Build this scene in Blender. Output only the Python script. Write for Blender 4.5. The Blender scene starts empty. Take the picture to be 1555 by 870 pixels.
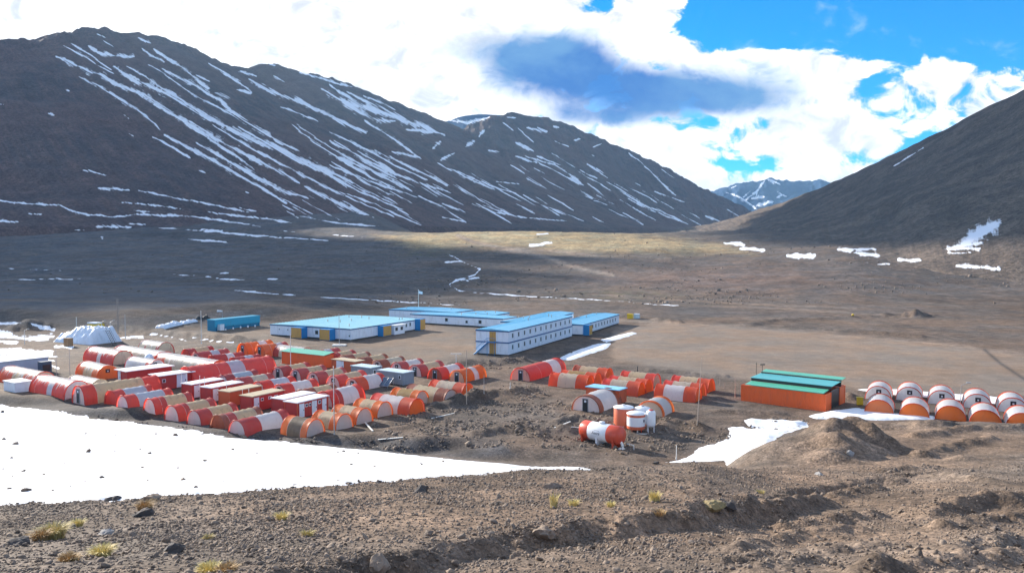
import bpy, bmesh, math, random
import numpy as np
from mathutils import Vector, Matrix
scene = bpy.context.scene
COL = scene.collection
rad = math.radians
RNG = np.random.default_rng(7)
random.seed(7)

# ------------------------------------------------------------------ camera
F = 1197.0                       # focal length in photo pixels (1555 wide)
PITCH = math.atan(60 / F)
CAMZ = 24.0
cam_d = bpy.data.cameras.new('camera')
cam_d.sensor_width = 36.0
cam_d.lens = F / 1555 * 36
cam_d.clip_start = 0.5
cam_d.clip_end = 40000
cam = bpy.data.objects.new('camera', cam_d)
COL.objects.link(cam)
cam.location = (0, 0, CAMZ)
cam.rotation_euler = (rad(90) - PITCH, 0, 0)
scene.camera = cam
CP, SP = math.cos(PITCH), math.sin(PITCH)

def ray(px, py):
    xc = (px - 777.5) / F; yc = -(py - 435) / F
    return xc, CP + yc * SP, -SP + yc * CP

def at_plane(px, py, z=0.0):
    dx, dy, dz = ray(px, py)
    k = (z - CAMZ) / dz
    return (dx * k, dy * k)

def at_depth(px, py, Y):
    dx, dy, dz = ray(px, py)
    return (dx / dy * Y, Y, CAMZ + dz / dy * Y)

def project(X, Y, Z):
    zc = Y * CP - (Z - CAMZ) * SP
    yc = Y * SP + (Z - CAMZ) * CP
    zc = np.maximum(zc, 1e-3)
    return 777.5 + F * X / zc, 435 - F * yc / zc

# ------------------------------------------------------------------ noise
def _hash(ix, iy, seed):
    h = (ix.astype(np.int64) * 374761393 + iy.astype(np.int64) * 668265263 + seed * 974711) & 0xffffffff
    h = ((h ^ (h >> 13)) * 1274126177) & 0xffffffff
    h = h ^ (h >> 16)
    return h
def gnoise(x, y, seed=0):
    x = np.asarray(x, float); y = np.asarray(y, float)
    ix = np.floor(x); iy = np.floor(y); fx = x - ix; fy = y - iy
    ux = fx * fx * fx * (fx * (fx * 6 - 15) + 10); uy = fy * fy * fy * (fy * (fy * 6 - 15) + 10)
    def g(a, b):
        ang = _hash(ix + a, iy + b, seed) * (2 * math.pi / 4294967296.0)
        return np.cos(ang) * (fx - a) + np.sin(ang) * (fy - b)
    n0 = g(0, 0) * (1 - ux) + g(1, 0) * ux
    n1 = g(0, 1) * (1 - ux) + g(1, 1) * ux
    return 1.4 * (n0 * (1 - uy) + n1 * uy)
def fbm(x, y, octv=4, seed=0, gain=.5):
    s = 0; a = 1; f = 1
    for o in range(octv):
        s = s + a * gnoise(x * f, y * f, seed + o * 17); a *= gain; f *= 2.03
    return s
def sstep(a, b, x):
    t = np.clip((x - a) / (b - a), 0, 1); return t * t * (3 - 2 * t)

# ------------------------------------------------------------------ objects
def tag(o, label=None, cat=None, group=None, kind=None):
    if label: o['label'] = label
    if cat: o['category'] = cat
    if group: o['group'] = group
    if kind: o['kind'] = kind
    return o
def empty(name, loc, rz=0.0, label=None, cat=None, group=None):
    o = bpy.data.objects.new(name, None)
    o.empty_display_size = .5
    COL.objects.link(o); o.location = loc; o.rotation_euler = (0, 0, rz)
    return tag(o, label, cat, group)

class MB:
    """collects faces with material slots and links them as one mesh object"""
    def __init__(s): s.v = []; s.f = []; s.m = []; s.sm = []
    def add(s, verts, faces, m=0, smooth=False):
        b = len(s.v); s.v += [tuple(v) for v in verts]
        for f in faces:
            s.f.append(tuple(b + i for i in f)); s.m.append(m); s.sm.append(smooth)
    def box(s, x0, x1, y0, y1, z0, z1, m=0):
        v = [(x, y, z) for z in (z0, z1) for y in (y0, y1) for x in (x0, x1)]
        s.add(v, [(0, 2, 3, 1), (4, 5, 7, 6), (0, 1, 5, 4), (2, 6, 7, 3), (0, 4, 6, 2), (1, 3, 7, 5)], m)
    def cyl(s, p, q, r0, r1=None, n=10, m=0, caps=True, smooth=True):
        r1 = r0 if r1 is None else r1
        p = Vector(p); q = Vector(q); d = (q - p).normalized()
        u = d.orthogonal().normalized(); w = d.cross(u)
        v = []
        for c, r in ((p, r0), (q, r1)):
            for i in range(n):
                a = 2 * math.pi * i / n
                v.append(c + u * (r * math.cos(a)) + w * (r * math.sin(a)))
        s.add(v, [(i, (i + 1) % n, n + (i + 1) % n, n + i) for i in range(n)], m, smooth)
        if caps:
            s.add(v[:n], [tuple(range(n - 1, -1, -1))], m); s.add(v[n:], [tuple(range(n))], m)
    def lathe(s, prof, n=24, m=0, c=(0, 0, 0), axis='z'):
        v = []
        for (r, h) in prof:
            for i in range(n):
                a = 2 * math.pi * i / n
                x, y = r * math.cos(a), r * math.sin(a)
                v.append((c[0] + x, c[1] + y, c[2] + h) if axis == 'z' else (c[0] + h, c[1] + x, c[2] + y))
        fs = []
        for k in range(len(prof) - 1):
            for i in range(n):
                j = (i + 1) % n
                fs.append((k * n + i, k * n + j, (k + 1) * n + j, (k + 1) * n + i))
        s.add(v, fs, m, True)
    def build(s, name, mats, parent=None, loc=(0, 0, 0), rz=0.0):
        me = bpy.data.meshes.new(name)
        me.from_pydata([tuple(v) for v in s.v], [], s.f)
        if not isinstance(mats, (list, tuple)): mats = [mats]
        for m in mats: me.materials.append(m)
        me.polygons.foreach_set('material_index', s.m)
        me.polygons.foreach_set('use_smooth', s.sm)
        me.update()
        o = bpy.data.objects.new(name, me); COL.objects.link(o)
        o.parent = parent; o.location = loc; o.rotation_euler = (0, 0, rz)
        return o

def grid_mesh(name, X, Y, Z, attrs=None, uv=None, mat=None, keep=None, smooth=True):
    """one mesh from 2-D arrays; attrs = {name: array (float) or array(...,3) (colour)}"""
    R, C = X.shape
    co = np.stack([X, Y, Z], -1).reshape(-1, 3)
    idx = np.arange(R * C).reshape(R, C)
    q = np.stack([idx[:-1, :-1], idx[:-1, 1:], idx[1:, 1:], idx[1:, :-1]], -1).reshape(-1, 4)
    if keep is not None:
        q = q[keep[q].any(1)]
        used = np.unique(q); remap = np.full(R * C, -1); remap[used] = np.arange(len(used))
        q = remap[q]; co = co[used]
    else: used = None
    me = bpy.data.meshes.new(name)
    me.vertices.add(len(co)); me.vertices.foreach_set('co', co.astype(np.float32).ravel())
    me.loops.add(q.size); me.loops.foreach_set('vertex_index', q.astype(np.int32).ravel())
    me.polygons.add(len(q)); me.polygons.foreach_set('loop_start', np.arange(0, q.size, 4, dtype=np.int32))
    if smooth: me.polygons.foreach_set('use_smooth', np.ones(len(q), bool))
    for k, a in (attrs or {}).items():
        if a.ndim == 3:
            at = me.attributes.new(k, 'FLOAT_COLOR', 'POINT')
            d = np.concatenate([a.reshape(-1, 3), np.ones((R * C, 1))], 1)
            if used is not None: d = d[used]
            at.data.foreach_set('color', d.astype(np.float32).ravel())
        else:
            at = me.attributes.new(k, 'FLOAT', 'POINT'); d = a.ravel()
            if used is not None: d = d[used]
            at.data.foreach_set('value', d.astype(np.float32))
    if uv is not None:
        ul = me.uv_layers.new(name='UVMap')
        u = np.stack(uv, -1).reshape(-1, 2)
        if used is not None: u = u[used]
        ul.data.foreach_set('uv', u[q.ravel()].astype(np.float32).ravel())
    if mat: me.materials.append(mat)
    me.update(); me.validate()
    o = bpy.data.objects.new(name, me); COL.objects.link(o)
    return o

# ------------------------------------------------------------------ node helpers
class NT:
    def __init__(s, nt): s.nt = nt; nt.nodes.clear()
    def n(s, t, **kw):
        nd = s.nt.nodes.new(t)
        for k, v in kw.items(): setattr(nd, k, v)
        return nd
    def l(s, a, b): s.nt.links.new(a, b)
    def put(s, sock, v):
        if hasattr(v, 'is_output'): s.l(v, sock)
        else: sock.default_value = v
    def math(s, op, a, b=None, c=None, clamp=False):
        nd = s.n('ShaderNodeMath', operation=op, use_clamp=clamp)
        for i, v in enumerate((a, b, c)):
            if v is not None: s.put(nd.inputs[i], v)
        return nd.outputs[0]
    def mix(s, f, a, b, blend='MIX'):
        nd = s.n('ShaderNodeMix', data_type='RGBA', blend_type=blend)
        s.put(nd.inputs[0], f)
        for i, v in ((6, a), (7, b)):
            if hasattr(v, 'is_output'): s.l(v, nd.inputs[i])
            else: nd.inputs[i].default_value = tuple(v)[:3] + (1,)
        return nd.outputs[2]
    def noise(s, vec, scale, detail=4, rough=.55, dist=0.0, out=0):
        nd = s.n('ShaderNodeTexNoise')
        if vec is not None: s.l(vec, nd.inputs['Vector'])
        nd.inputs['Scale'].default_value = scale; nd.inputs['Detail'].default_value = detail
        nd.inputs['Roughness'].default_value = rough; nd.inputs['Distortion'].default_value = dist
        return nd.outputs[out]
    def ramp(s, v, a, b, c=0.0, d=1.0, smooth=True):
        nd = s.n('ShaderNodeMapRange', interpolation_type='SMOOTHSTEP' if smooth else 'LINEAR')
        s.put(nd.inputs[0], v)
        for i, x in enumerate((a, b, c, d)): nd.inputs[i + 1].default_value = x
        return nd.outputs[0]
    def attr(s, name, out='Fac'):
        return s.n('ShaderNodeAttribute', attribute_name=name).outputs[out]
    def bump(s, h, strength=.5, dist=.1, normal=None):
        nd = s.n('ShaderNodeBump'); s.l(h, nd.inputs['Height'])
        nd.inputs['Strength'].default_value = strength; nd.inputs['Distance'].default_value = dist
        if normal is not None: s.l(normal, nd.inputs['Normal'])
        return nd.outputs[0]
def new_mat(name):
    m = bpy.data.materials.new(name); m.use_nodes = True
    t = NT(m.node_tree)
    out = t.n('ShaderNodeOutputMaterial'); p = t.n('ShaderNodeBsdfPrincipled')
    t.l(p.outputs[0], out.inputs[0])
    p.inputs['Roughness'].default_value = .9
    p.inputs['Specular IOR Level'].default_value = .2
    return m, t, p, out
HAZE = 6.0e-5; EXPOSURE = 1.1
# ------------------------------------------------------------------ terrain profile (metres from the camera : photo row or height)
def prof(*pts):
    out = []
    for Y, k, v in pts:
        if k == 'p':
            _, dy, dz = ray(777.5, v); v = CAMZ + dz / dy * Y
        out.append((Y, v))
    return out
p_, z_ = 'p', 'z'
near0 = [(-30, z_, 22.6), (2, z_, 22.2), (6, z_, 20.9)]
farL = [(262, z_, 4.3), (400, z_, 5.8), (500, z_, 9), (650, z_, 19), (800, z_, 34), (950, z_, 54), (1300, z_, 90), (3500, z_, 110), (9000, z_, 150)]
farC = [(300, z_, 0), (400, z_, 3), (500, z_, 8), (650, z_, 19), (850, z_, 40), (1000, z_, 37), (1500, z_, 45), (3500, z_, 70), (9000, z_, 150)]
PROFILES = [
 (-700, prof(*near0, (14, p_, 866), (20, p_, 825), (28, p_, 785), (33, p_, 768), (38, p_, 757), (60, p_, 712), (90, p_, 655), (112, p_, 628), (124, z_, -.9), (127, z_, .5), (131, z_, .2), (140, z_, 0), (246, z_, 0), (249, z_, .8), *farL)),
 (0,   prof(*near0, (14, p_, 870), (20, p_, 828), (28, p_, 785), (33, p_, 766), (38, p_, 757), (60, p_, 715), (90, p_, 660), (110, p_, 634), (121, p_, 617), (124.5, z_, .5), (129, z_, .2), (138, z_, 0), (246, z_, 0), (249, z_, .8), *farL)),
 (200, prof(*near0, (14, p_, 870), (20, p_, 822), (28, p_, 775), (34, p_, 752), (60, p_, 712), (85, p_, 668), (104, p_, 648), (112, z_, -.8), (114.5, z_, .45), (119, z_, .1), (126, z_, 0), (226, z_, 0), (230, z_, .8), (246, z_, 4.3), (262, z_, 4.5), *farL[1:])),
 (400, prof(*near0, (14, p_, 870), (20, p_, 818), (28, p_, 766), (36, p_, 738), (60, p_, 708), (80, p_, 685), (98.3, z_, -.35), (100.6, z_, .35), (104, z_, 0), (253, z_, 0), (256, z_, .6), (272, z_, 4.0), *farL[1:])),
 (560, prof(*near0, (14, p_, 870), (20, p_, 816), (28, p_, 762), (37, p_, 730), (57, p_, 710), (78, p_, 692), (94.3, z_, -.35), (97, z_, 1.0), (101, z_, .2), (104, z_, 0), (300, z_, 0), (306, z_, .3), (330, z_, 1.6), (400, z_, 4.5), (500, z_, 8.6), *farL[3:])),
 (640, prof(*near0, (14, p_, 870), (20, p_, 815), (28, p_, 760), (38, p_, 726), (55, p_, 714), (75, p_, 700), (91.2, z_, -.3), (94.0, z_, 1.5), (98, z_, .5), (101, z_, 0), *farC)),
 (770, prof(*near0, (14, p_, 870), (20, p_, 814), (28, p_, 757), (40, p_, 715), (60, p_, 709), (80, p_, 705.5), (86.5, z_, .2), (90.5, z_, 1.1), (95, z_, .2), (98, z_, 0), *farC)),
 (880, prof(*near0, (14, p_, 870), (20, p_, 812), (28, p_, 755), (40, p_, 710), (55, z_, 5), (70, z_, 1.5), (84.5, z_, .15), (90, z_, 0), *farC)),
 (1060, prof(*near0, (14, p_, 870), (20, p_, 812), (28, p_, 752), (42, p_, 700), (60, z_, 5), (80, z_, .4), (88, z_, 0), (300, z_, 0), (400, z_, 3), (500, z_, 8), (650, z_, 18), (800, z_, 31), (950, z_, 42), (1200, z_, 46), (3500, z_, 70), (9000, z_, 150))),
 (1180, prof(*near0, (14, p_, 870), (25, p_, 800), (40, p_, 732), (50, p_, 700), (58, p_, 668), (66, z_, 5.5), (80, z_, 1.4), (97, z_, 0), (280, z_, 0), (360, z_, 2), (450, z_, 7), (550, z_, 14), (700, z_, 26), (900, z_, 42), (1200, z_, 50), (3500, z_, 70), (9000, z_, 150))),
 (1290, prof(*near0, (14, p_, 870), (25, p_, 797), (40, p_, 735), (52, p_, 693), (58, p_, 664), (66, z_, 8.2), (80, z_, 4.6), (104, z_, .3), (112, z_, 0), (260, z_, 0), (330, z_, 1), (400, z_, 5), (500, z_, 13), (600, z_, 23), (800, z_, 40), (1200, z_, 60), (3500, z_, 80), (9000, z_, 150))),
 (1420, prof(*near0, (14, p_, 870), (25, p_, 795), (40, p_, 730), (55, p_, 690), (70, p_, 654), (77, p_, 640), (84, z_, 5.0), (106, z_, .2), (112, z_, 0), (255, z_, 0), (330, z_, 1), (400, z_, 4), (500, z_, 12), (700, z_, 24), (1200, z_, 60), (3500, z_, 80), (9000, z_, 150))),
 (1555, prof(*near0, (14, p_, 870), (25, p_, 793), (40, p_, 726), (55, p_, 685), (68, p_, 655), (77, p_, 642), (84, z_, 4.6), (103, z_, .2), (110, z_, 0), (250, z_, 0), (330, z_, 1), (400, z_, 4), (500, z_, 10), (700, z_, 20), (1200, z_, 40), (3500, z_, 80), (9000, z_, 150))),
 (2300, prof(*near0, (14, p_, 870), (25, p_, 793), (40, p_, 726), (55, p_, 685), (68, p_, 655), (77, p_, 642), (84, z_, 4.6), (103, z_, .2), (110, z_, 0), (250, z_, 0), (330, z_, 1), (400, z_, 4), (500, z_, 8), (700, z_, 14), (1200, z_, 30), (3500, z_, 80), (9000, z_, 150))),
]
LY = np.linspace(math.log(38), math.log(9038), 2600)       # log(Y+36)
TT = np.linspace(-1.3, 1.3, 521)
def _table():
    Yg = np.exp(LY) - 36
    pc = np.array([(px - 777.5) / F for px, _ in PROFILES])
    tab = np.stack([np.interp(Yg, [a for a, _ in pr], [b for _, b in pr]) for _, pr in PROFILES], 0)
    k = np.exp(-np.linspace(-2.2, 2.2, 9) ** 2); k /= k.sum()
    tab = np.stack([np.convolve(np.pad(r, 4, 'edge'), k, 'valid') for r in tab], 0)
    out = np.empty((len(TT), len(LY)))
    for j in range(len(LY)): out[:, j] = np.interp(TT, pc, tab[:, j])
    k = np.exp(-np.linspace(-2, 2, 7) ** 2); k /= k.sum()
    out = np.stack([np.convolve(np.pad(out[:, j], 3, 'edge'), k, 'valid') for j in range(out.shape[1])], 1)
    return out
TAB = _table()
def base_h(X, Y):
    X = np.asarray(X, float); Y = np.asarray(Y, float)
    t = np.clip(X / np.maximum(Y, 8.0), TT[0], TT[-1] - 1e-6)
    l = np.clip(np.log(np.maximum(Y, -35.5) + 36), LY[0], LY[-1] - 1e-6)
    a = (t - TT[0]) / (TT[1] - TT[0]); b = (l - LY[0]) / (LY[1] - LY[0])
    i = a.astype(int); j = b.astype(int); i = np.minimum(i, len(TT) - 2); j = np.minimum(j, len(LY) - 2)
    fa = a - i; fb = b - j
    return (TAB[i, j] * (1 - fa) * (1 - fb) + TAB[i + 1, j] * fa * (1 - fb) + TAB[i, j + 1] * (1 - fa) * fb + TAB[i + 1, j + 1] * fa * fb)

def march(px, py, fn):
    dx, dy, dz = ray(px, py)
    Y = np.exp(np.linspace(math.log(5), math.log(6000), 6000))
    X = dx / dy * Y; Z = CAMZ + dz / dy * Y
    below = Z < fn(X, Y)
    k = int(np.argmax(below)) if below.any() else len(Y) - 1
    k = max(k, 1)
    return float(X[k]), float(Y[k])
def base_pt(px, py): return march(px, py, base_h)

def seg_dist(X, Y, poly, signed=False):
    best = np.full(X.shape, 1e9); sg = np.zeros(X.shape)
    for (x0, y0), (x1, y1) in zip(poly[:-1], poly[1:]):
        vx, vy = x1 - x0, y1 - y0; L2 = vx * vx + vy * vy + 1e-12
        t = np.clip(((X - x0) * vx + (Y - y0) * vy) / L2, 0, 1)
        ex = X - (x0 + t * vx); ey = Y - (y0 + t * vy)
        d = np.hypot(ex, ey); c = d < best
        best = np.where(c, d, best)
        if signed: sg = np.where(c, np.sign(vx * (Y - y0) - vy * (X - x0)), sg)
    return (best, sg) if signed else best

# ridges of heaped earth (photo points on their foot line, height, half-width)
RIDGES = [
 ([(1150, 694), (1200, 684), (1240, 677)], .6, 2.6), ([(1120, 828), (1200, 806), (1290, 800)], .22, .5), ([(1190, 792), (1260, 786), (1320, 780)], .28, .6),
 ([(1400, 778), (1480, 768), (1600, 758)], .42, .8), ([(1430, 800), (1500, 795), (1600, 786)], .3, .6),
 ([(1440, 842), (1500, 832), (1600, 820)], .3, .55), ([(1330, 868), (1420, 858), (1555, 850)], .25, .5),
 ([(1150, 862), (1230, 850)], .16, .4), ([(1230, 832), (1330, 826)], .14, .4), ([(1100, 845), (1180, 838)], .14, .35),
 ([(1400, 694), (1440, 682), (1500, 668)], .45, .8), ([(1390, 664), (1460, 655), (1555, 652)], .5, .9), ([(1330, 652), (1400, 648), (1440, 645)], .5, 1.),
 ([(1250, 700), (1300, 690), (1330, 684)], .6, 1.6), ([(1340, 715), (1410, 712)], .2, .6), ([(1440, 722), (1510, 732)], .2, .6),
 ([(1170, 770), (1200, 762), (1240, 757)], .5, .7), ([(1260, 748), (1330, 738)], .35, .7),
 ([(690, 553), (740, 551), (790, 549)], .9, 2.0), ([(150, 497), (200, 503), (300, 513), (370, 519)], 1.5, 3.),
 ([(725, 660), (770, 654), (800, 655)], .7, 1.3), ([(815, 660), (850, 655)], .5, 1.2), ([(850, 642), (880, 638), (905, 644)], .7, 1.2),
 ([(1000, 640), (1040, 645), (1066, 652)], .7, 1.2), ([(660, 618), (700, 614), (730, 610)], .8, 1.4), ([(700, 612), (745, 600)], .9, 1.6),
 ([(770, 598), (805, 594)], .8, 1.6), ([(640, 655), (700, 648)], .3, 1.), ([(600, 650), (680, 634), (740, 622)], .12, .4), ([(560, 655), (640, 645)], .2, .8),
 ([(1000, 600), (1090, 606)], .3, 1.2), ([(1090, 625), (1180, 628)], .4, 1.2), ([(1130, 642), (1260, 646)], .35, 1.2),
 ([(985, 562), (1100, 572)], .5, 1.2), ([(1135, 494), (1170, 488), (1260, 484), (1340, 480)], .7, 3.), ([(1190, 498), (1250, 500), (1400, 512)], .7, 2.), 
 ([(1000, 487), (1030, 490)], 1.0, 2.), ([(1350, 480), (1380, 478), (1420, 480)], .6, 3.), ([(940, 480), (1010, 486)], .6, 2.),
]
RIDGES = [([base_pt(*q) for q in pl], h, w) for pl, h, w in RIDGES]
BUMPS = [(1299, 666, 1.5, 3.9), (1250, 676, .4, 2.6), (1272, 691, .8, 2.0), (1325, 680, .6, 2.4), (1462, 697, .35, 1.2), (45, 499, 3.0, 7), (1390, 480, 2.4, 4), (1330, 655, .8, 2.5), (868, 655, .5, 2), (930, 640, .4, 2),
         (722, 609, .7, 2.2), (1010, 648, .5, 1.8), (1290, 604, .9, 2)]
BUMPS = [(*base_pt(a, b), h, r) for a, b, h, r in BUMPS]
# the cut of the track below the camera: ground on the near side of this line is dug down
CUTS = [([(300, 880), (400, 866), (520, 846), (700, 817), (850, 794), (1000, 776), (1100, 764), (1190, 744), (1290, 727), (1350, 722)], .50, 1.0, 5.0)]
CUTS = [([base_pt(*q) for q in pl], h, w, L) for pl, h, w, L in CUTS]
ROUGH = [at_plane(*q) for q in ((640, 640), (800, 610), (1000, 640), (880, 670))]
CAMPC = at_plane(790, 630)

def ground_h(X, Y, fine=False):
    X = np.asarray(X, float); Y = np.asarray(Y, float)
    z = base_h(X, Y)
    wob = 1 + .35 * gnoise(X * .5, Y * .5, 3)
    for pl, h, w in RIDGES:
        xs = [q[0] for q in pl]; ys = [q[1] for q in pl]
        m = (X > min(xs) - 4 * w) & (X < max(xs) + 4 * w) & (Y > min(ys) - 4 * w) & (Y < max(ys) + 4 * w)
        if not m.any(): continue
        d = seg_dist(X[m], Y[m], pl) / (w * wob[m])
        z[m] += (1.25 if w < 1.0 and ys[0] < 45 else 1.0) * h * np.exp(-d * d) * (1 + .4 * gnoise(X[m] / w, Y[m] / w, 5))
    for bx, by, h, r in BUMPS:
        m = (abs(X - bx) < 3 * r) & (abs(Y - by) < 3 * r)
        if not m.any(): continue
        d = np.hypot(X[m] - bx, Y[m] - by) / (r * wob[m] * ((1.25 - .5 * sstep(-2.5, 2.5, X[m] - bx)) if r > 3.5 and by < 80 else 1.0))
        z[m] += h * np.clip(1.08 - d, 0, 1.08)
    for pl, h, w, L in CUTS:
        m = (Y < 45) & (Y > 6) & (abs(X) < 60)
        if not m.any(): continue
        d, s = seg_dist(X[m], Y[m], pl, True)
        ds = np.where(s < 0, d, -d) + .55 * fbm(X[m] / 1.8, Y[m] / 1.8, 3, 9) - .2
        dn = np.maximum(ds, 0)
        df = np.where(s >= 0, d, 0)
        dn = np.maximum(dn, 0)
        hh = h * sstep(-18, -8, X[m] + 12) 
        hh = np.where(X[m] < -8, h * sstep(-8, 1, X[m]), h) * sstep(26, 16, X[m])
        dz = -hh * sstep(0, w, dn) * np.exp(-np.maximum(dn - w, 0) / L)
        dz += .10 * hh * np.exp(-(df / .5) ** 2)
        z[m] += dz
    # general roughness
    nearm = sstep(90, 30, Y)
    camp = sstep(78, 92, Y) * sstep(330, 260, Y)
    rough = np.exp(-(((X - CAMPC[0]) / 26) ** 2 + ((Y - CAMPC[1]) / 16) ** 2) ** 2)
    far = sstep(300, 420, Y)
    z = z + nearm * (.075 * fbm(X / 2.2, Y / 2.2, 3, 11) + .03 * fbm(X / .6, Y / .6, 2, 12))
    z = z + rough * camp * (.16 * fbm(X / 3, Y / 3, 3, 13) + .05)
    z = z + camp * .03 * fbm(X / 2.5, Y / 2.5, 2, 14)
    z = z + sstep(50, 70, Y) * sstep(115, 100, Y) * (.12 * fbm(X / 4, Y / 4, 3, 16)) * sstep(-.05, .05, X / np.maximum(Y, 1))
    z = z + far * (1.6 * fbm(X / 90, Y / 90, 4, 15) + .5 * fbm(X / 14, Y / 14, 3, 18))
    return z
def ground_pt(px, py):
    x, y = march(px, py, ground_h); return x, y, float(ground_h(np.array([x]), np.array([y]))[0])
def gz(x, y): return float(ground_h(np.array([float(x)]), np.array([float(y)]))[0])

# ------------------------------------------------------------------ snow strokes (photo pixels): polyline, half width
STK = []
def strokes(ox, oy, sc, rows, k=.30):
    for pts, w in rows: STK.append(([(x / sc + ox, y / sc + oy) for x, y in pts], w * k))
strokes(0, 20, 2.485, [
 ([(210,163),(300,205),(380,235),(440,270),(520,300),(590,340),(640,375),(760,440),(860,500),(960,550),(1060,600),(1130,640)],15),
 ([(295,238),(350,265),(420,305),(470,335),(520,365),(560,400),(605,440)],9), ([(240,122),(320,165),(380,205),(430,230)],5), ([(265,115),(350,165),(420,215)],5),
 ([(335,125),(370,150),(430,160),(505,166)],13), ([(365,80),(400,95)],4), ([(390,105),(430,130)],3),
 ([(430,200),(500,250),(560,275),(640,310),(720,355),(800,400),(880,440),(960,480),(1050,510),(1130,550),(1250,600),(1330,640)],18),
 ([(480,200),(560,250),(640,300),(700,335),(730,365)],8), ([(520,95),(575,118)],6), ([(535,135),(580,165),(620,185)],8), ([(580,135),(640,175),(700,215),(740,250),(790,285)],11),
 ([(610,210),(680,245),(740,275),(780,300),(830,330),(870,370),(930,410),(1000,450),(1060,490),(1130,520)],11), ([(560,195),(620,230),(700,290),(760,325),(850,370),(930,420)],6),
 ([(740,235),(790,260)],7), ([(810,300),(870,325)],11), ([(785,190),(840,220),(900,260),(950,300)],8), ([(890,290),(950,302)],8), ([(900,222),(970,238)],8),
 ([(940,250),(1000,285),(1060,310),(1150,340),(1220,375),(1290,410),(1380,455)],12), ([(1060,355),(1130,380),(1200,410)],6), ([(1030,235),(1075,262)],4), ([(1015,195),(1040,200)],4),
 ([(1130,225),(1200,245),(1270,265),(1330,280)],7), ([(1210,285),(1290,330),(1350,370),(1430,405),(1490,410)],15), ([(1370,310),(1440,340),(1490,365)],8), ([(1350,350),(1430,380)],5),
 ([(575,465),(640,500),(720,550)],7), ([(620,460),(720,510),(800,555),(880,600),(950,640),(1020,680),(1080,718)],11), ([(740,490),(830,540),(920,590),(1000,635),(1080,680),(1130,690)],13), ([(1130,690),(1165,700)],4),
 ([(640,375),(720,430),(800,480),(880,530),(960,590)],9), ([(800,420),(900,480),(1000,540),(1100,590),(1200,640),(1300,690)],8), ([(900,430),(1020,500),(1130,560),(1240,610),(1310,660)],11),
 ([(1150,655),(1230,695),(1300,730),(1385,758)],12), ([(1100,420),(1200,500),(1300,560),(1400,620),(1490,660)],8), ([(1120,420),(1220,490),(1320,550),(1420,600),(1490,630)],7),
 ([(1260,480),(1380,560),(1490,620)],10), ([(1250,560),(1400,650),(1490,690)],6), ([(1300,690),(1490,770)],5), ([(1200,590),(1350,660),(1490,720)],5), ([(1350,520),(1490,600)],7),
 ([(180,380),(205,385)],7), ([(245,292),(262,296)],4), ([(0,343),(18,345)],4), ([(750,595),(775,605)],4), ([(925,675),(940,680)],4), ([(485,455),(505,465)],3), ([(465,385),(490,400)],3)])
FOOT0 = len(STK)
strokes(0, 20, 2.485, [
 ([(-60,700),(50,715),(220,725),(300,755),(430,770),(520,760),(700,765),(850,785),(985,805)],6), ([(370,660),(490,668)],8), ([(520,670),(620,690),(760,715),(940,752)],5), ([(305,590),(405,615)],4),
 ([(460,715),(600,725),(690,742)],5), ([(500,745),(570,750)],4), ([(780,750),(900,765),(1040,780)],5), ([(600,810),(760,822),(960,840),(1240,858)],5), ([(760,815),(860,825)],5), ([(710,853),(860,864)],5), ([(365,805),(500,808)],7), ([(480,795),(550,798)],6),
 ([(1130,765),(1250,790),(1430,805)],4), ([(-40,785),(70,787)],5), ([(275,818),(330,822)],4), ([(95,757),(160,760)],4), ([(900,735),(970,750)],5), ([(1060,825),(1150,822)],3), ([(1230,835),(1370,845)],3), ([(940,770),(1100,790)],5)], .34)
strokes(0, 290, 2.221, [
 ([(-30,262),(60,262)],3), ([(100,265),(210,268)],3), ([(60,300),(150,297),(280,297)],3), ([(580,282),(660,285)],3.5), ([(690,290),(830,302)],4), ([(790,335),(900,345),(1000,352)],5), ([(1080,358),(1250,368),(1550,385)],3), ([(740,278),(775,276)],3), ([(410,275),(450,276)],3), ([(900,298),(940,298)],4), ([(1500,240),(1555,238)],4), ([(340,155),(350,162)],6)], .34)
strokes(500, 120, 2.221, [
 ([(0,20),(100,90),(200,120),(280,150),(390,190)],16), ([(60,45),(180,100),(260,140)],10), ([(260,170),(390,185)],11), ([(350,235),(375,210)],11), ([(375,275),(420,250)],9), ([(120,140),(200,190),(310,270)],8), ([(210,245),(310,265)],10), ([(0,120),(80,160),(130,180)],9),
 ([(0,210),(100,260),(200,310),(300,350),(400,380)],8), ([(0,180),(100,225),(220,290),(330,340)],7), ([(150,240),(300,310),(400,360)],8), ([(400,300),(480,340),(560,375)],7), ([(430,310),(540,360),(630,385)],5), ([(0,290),(150,350),(300,400)],6), ([(0,330),(100,380),(250,440)],6), ([(0,250),(140,310),(280,380)],9), ([(0,370),(150,420),(310,495)],4),
 ([(480,420),(560,450),(680,470)],5), ([(300,395),(400,440)],5), ([(380,420),(460,450)],6), ([(500,420),(640,465),(800,480)],4), ([(0,405),(60,430),(125,457)],14), ([(380,465),(460,482)],5), ([(560,345),(640,355)],4)], .30)
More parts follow.
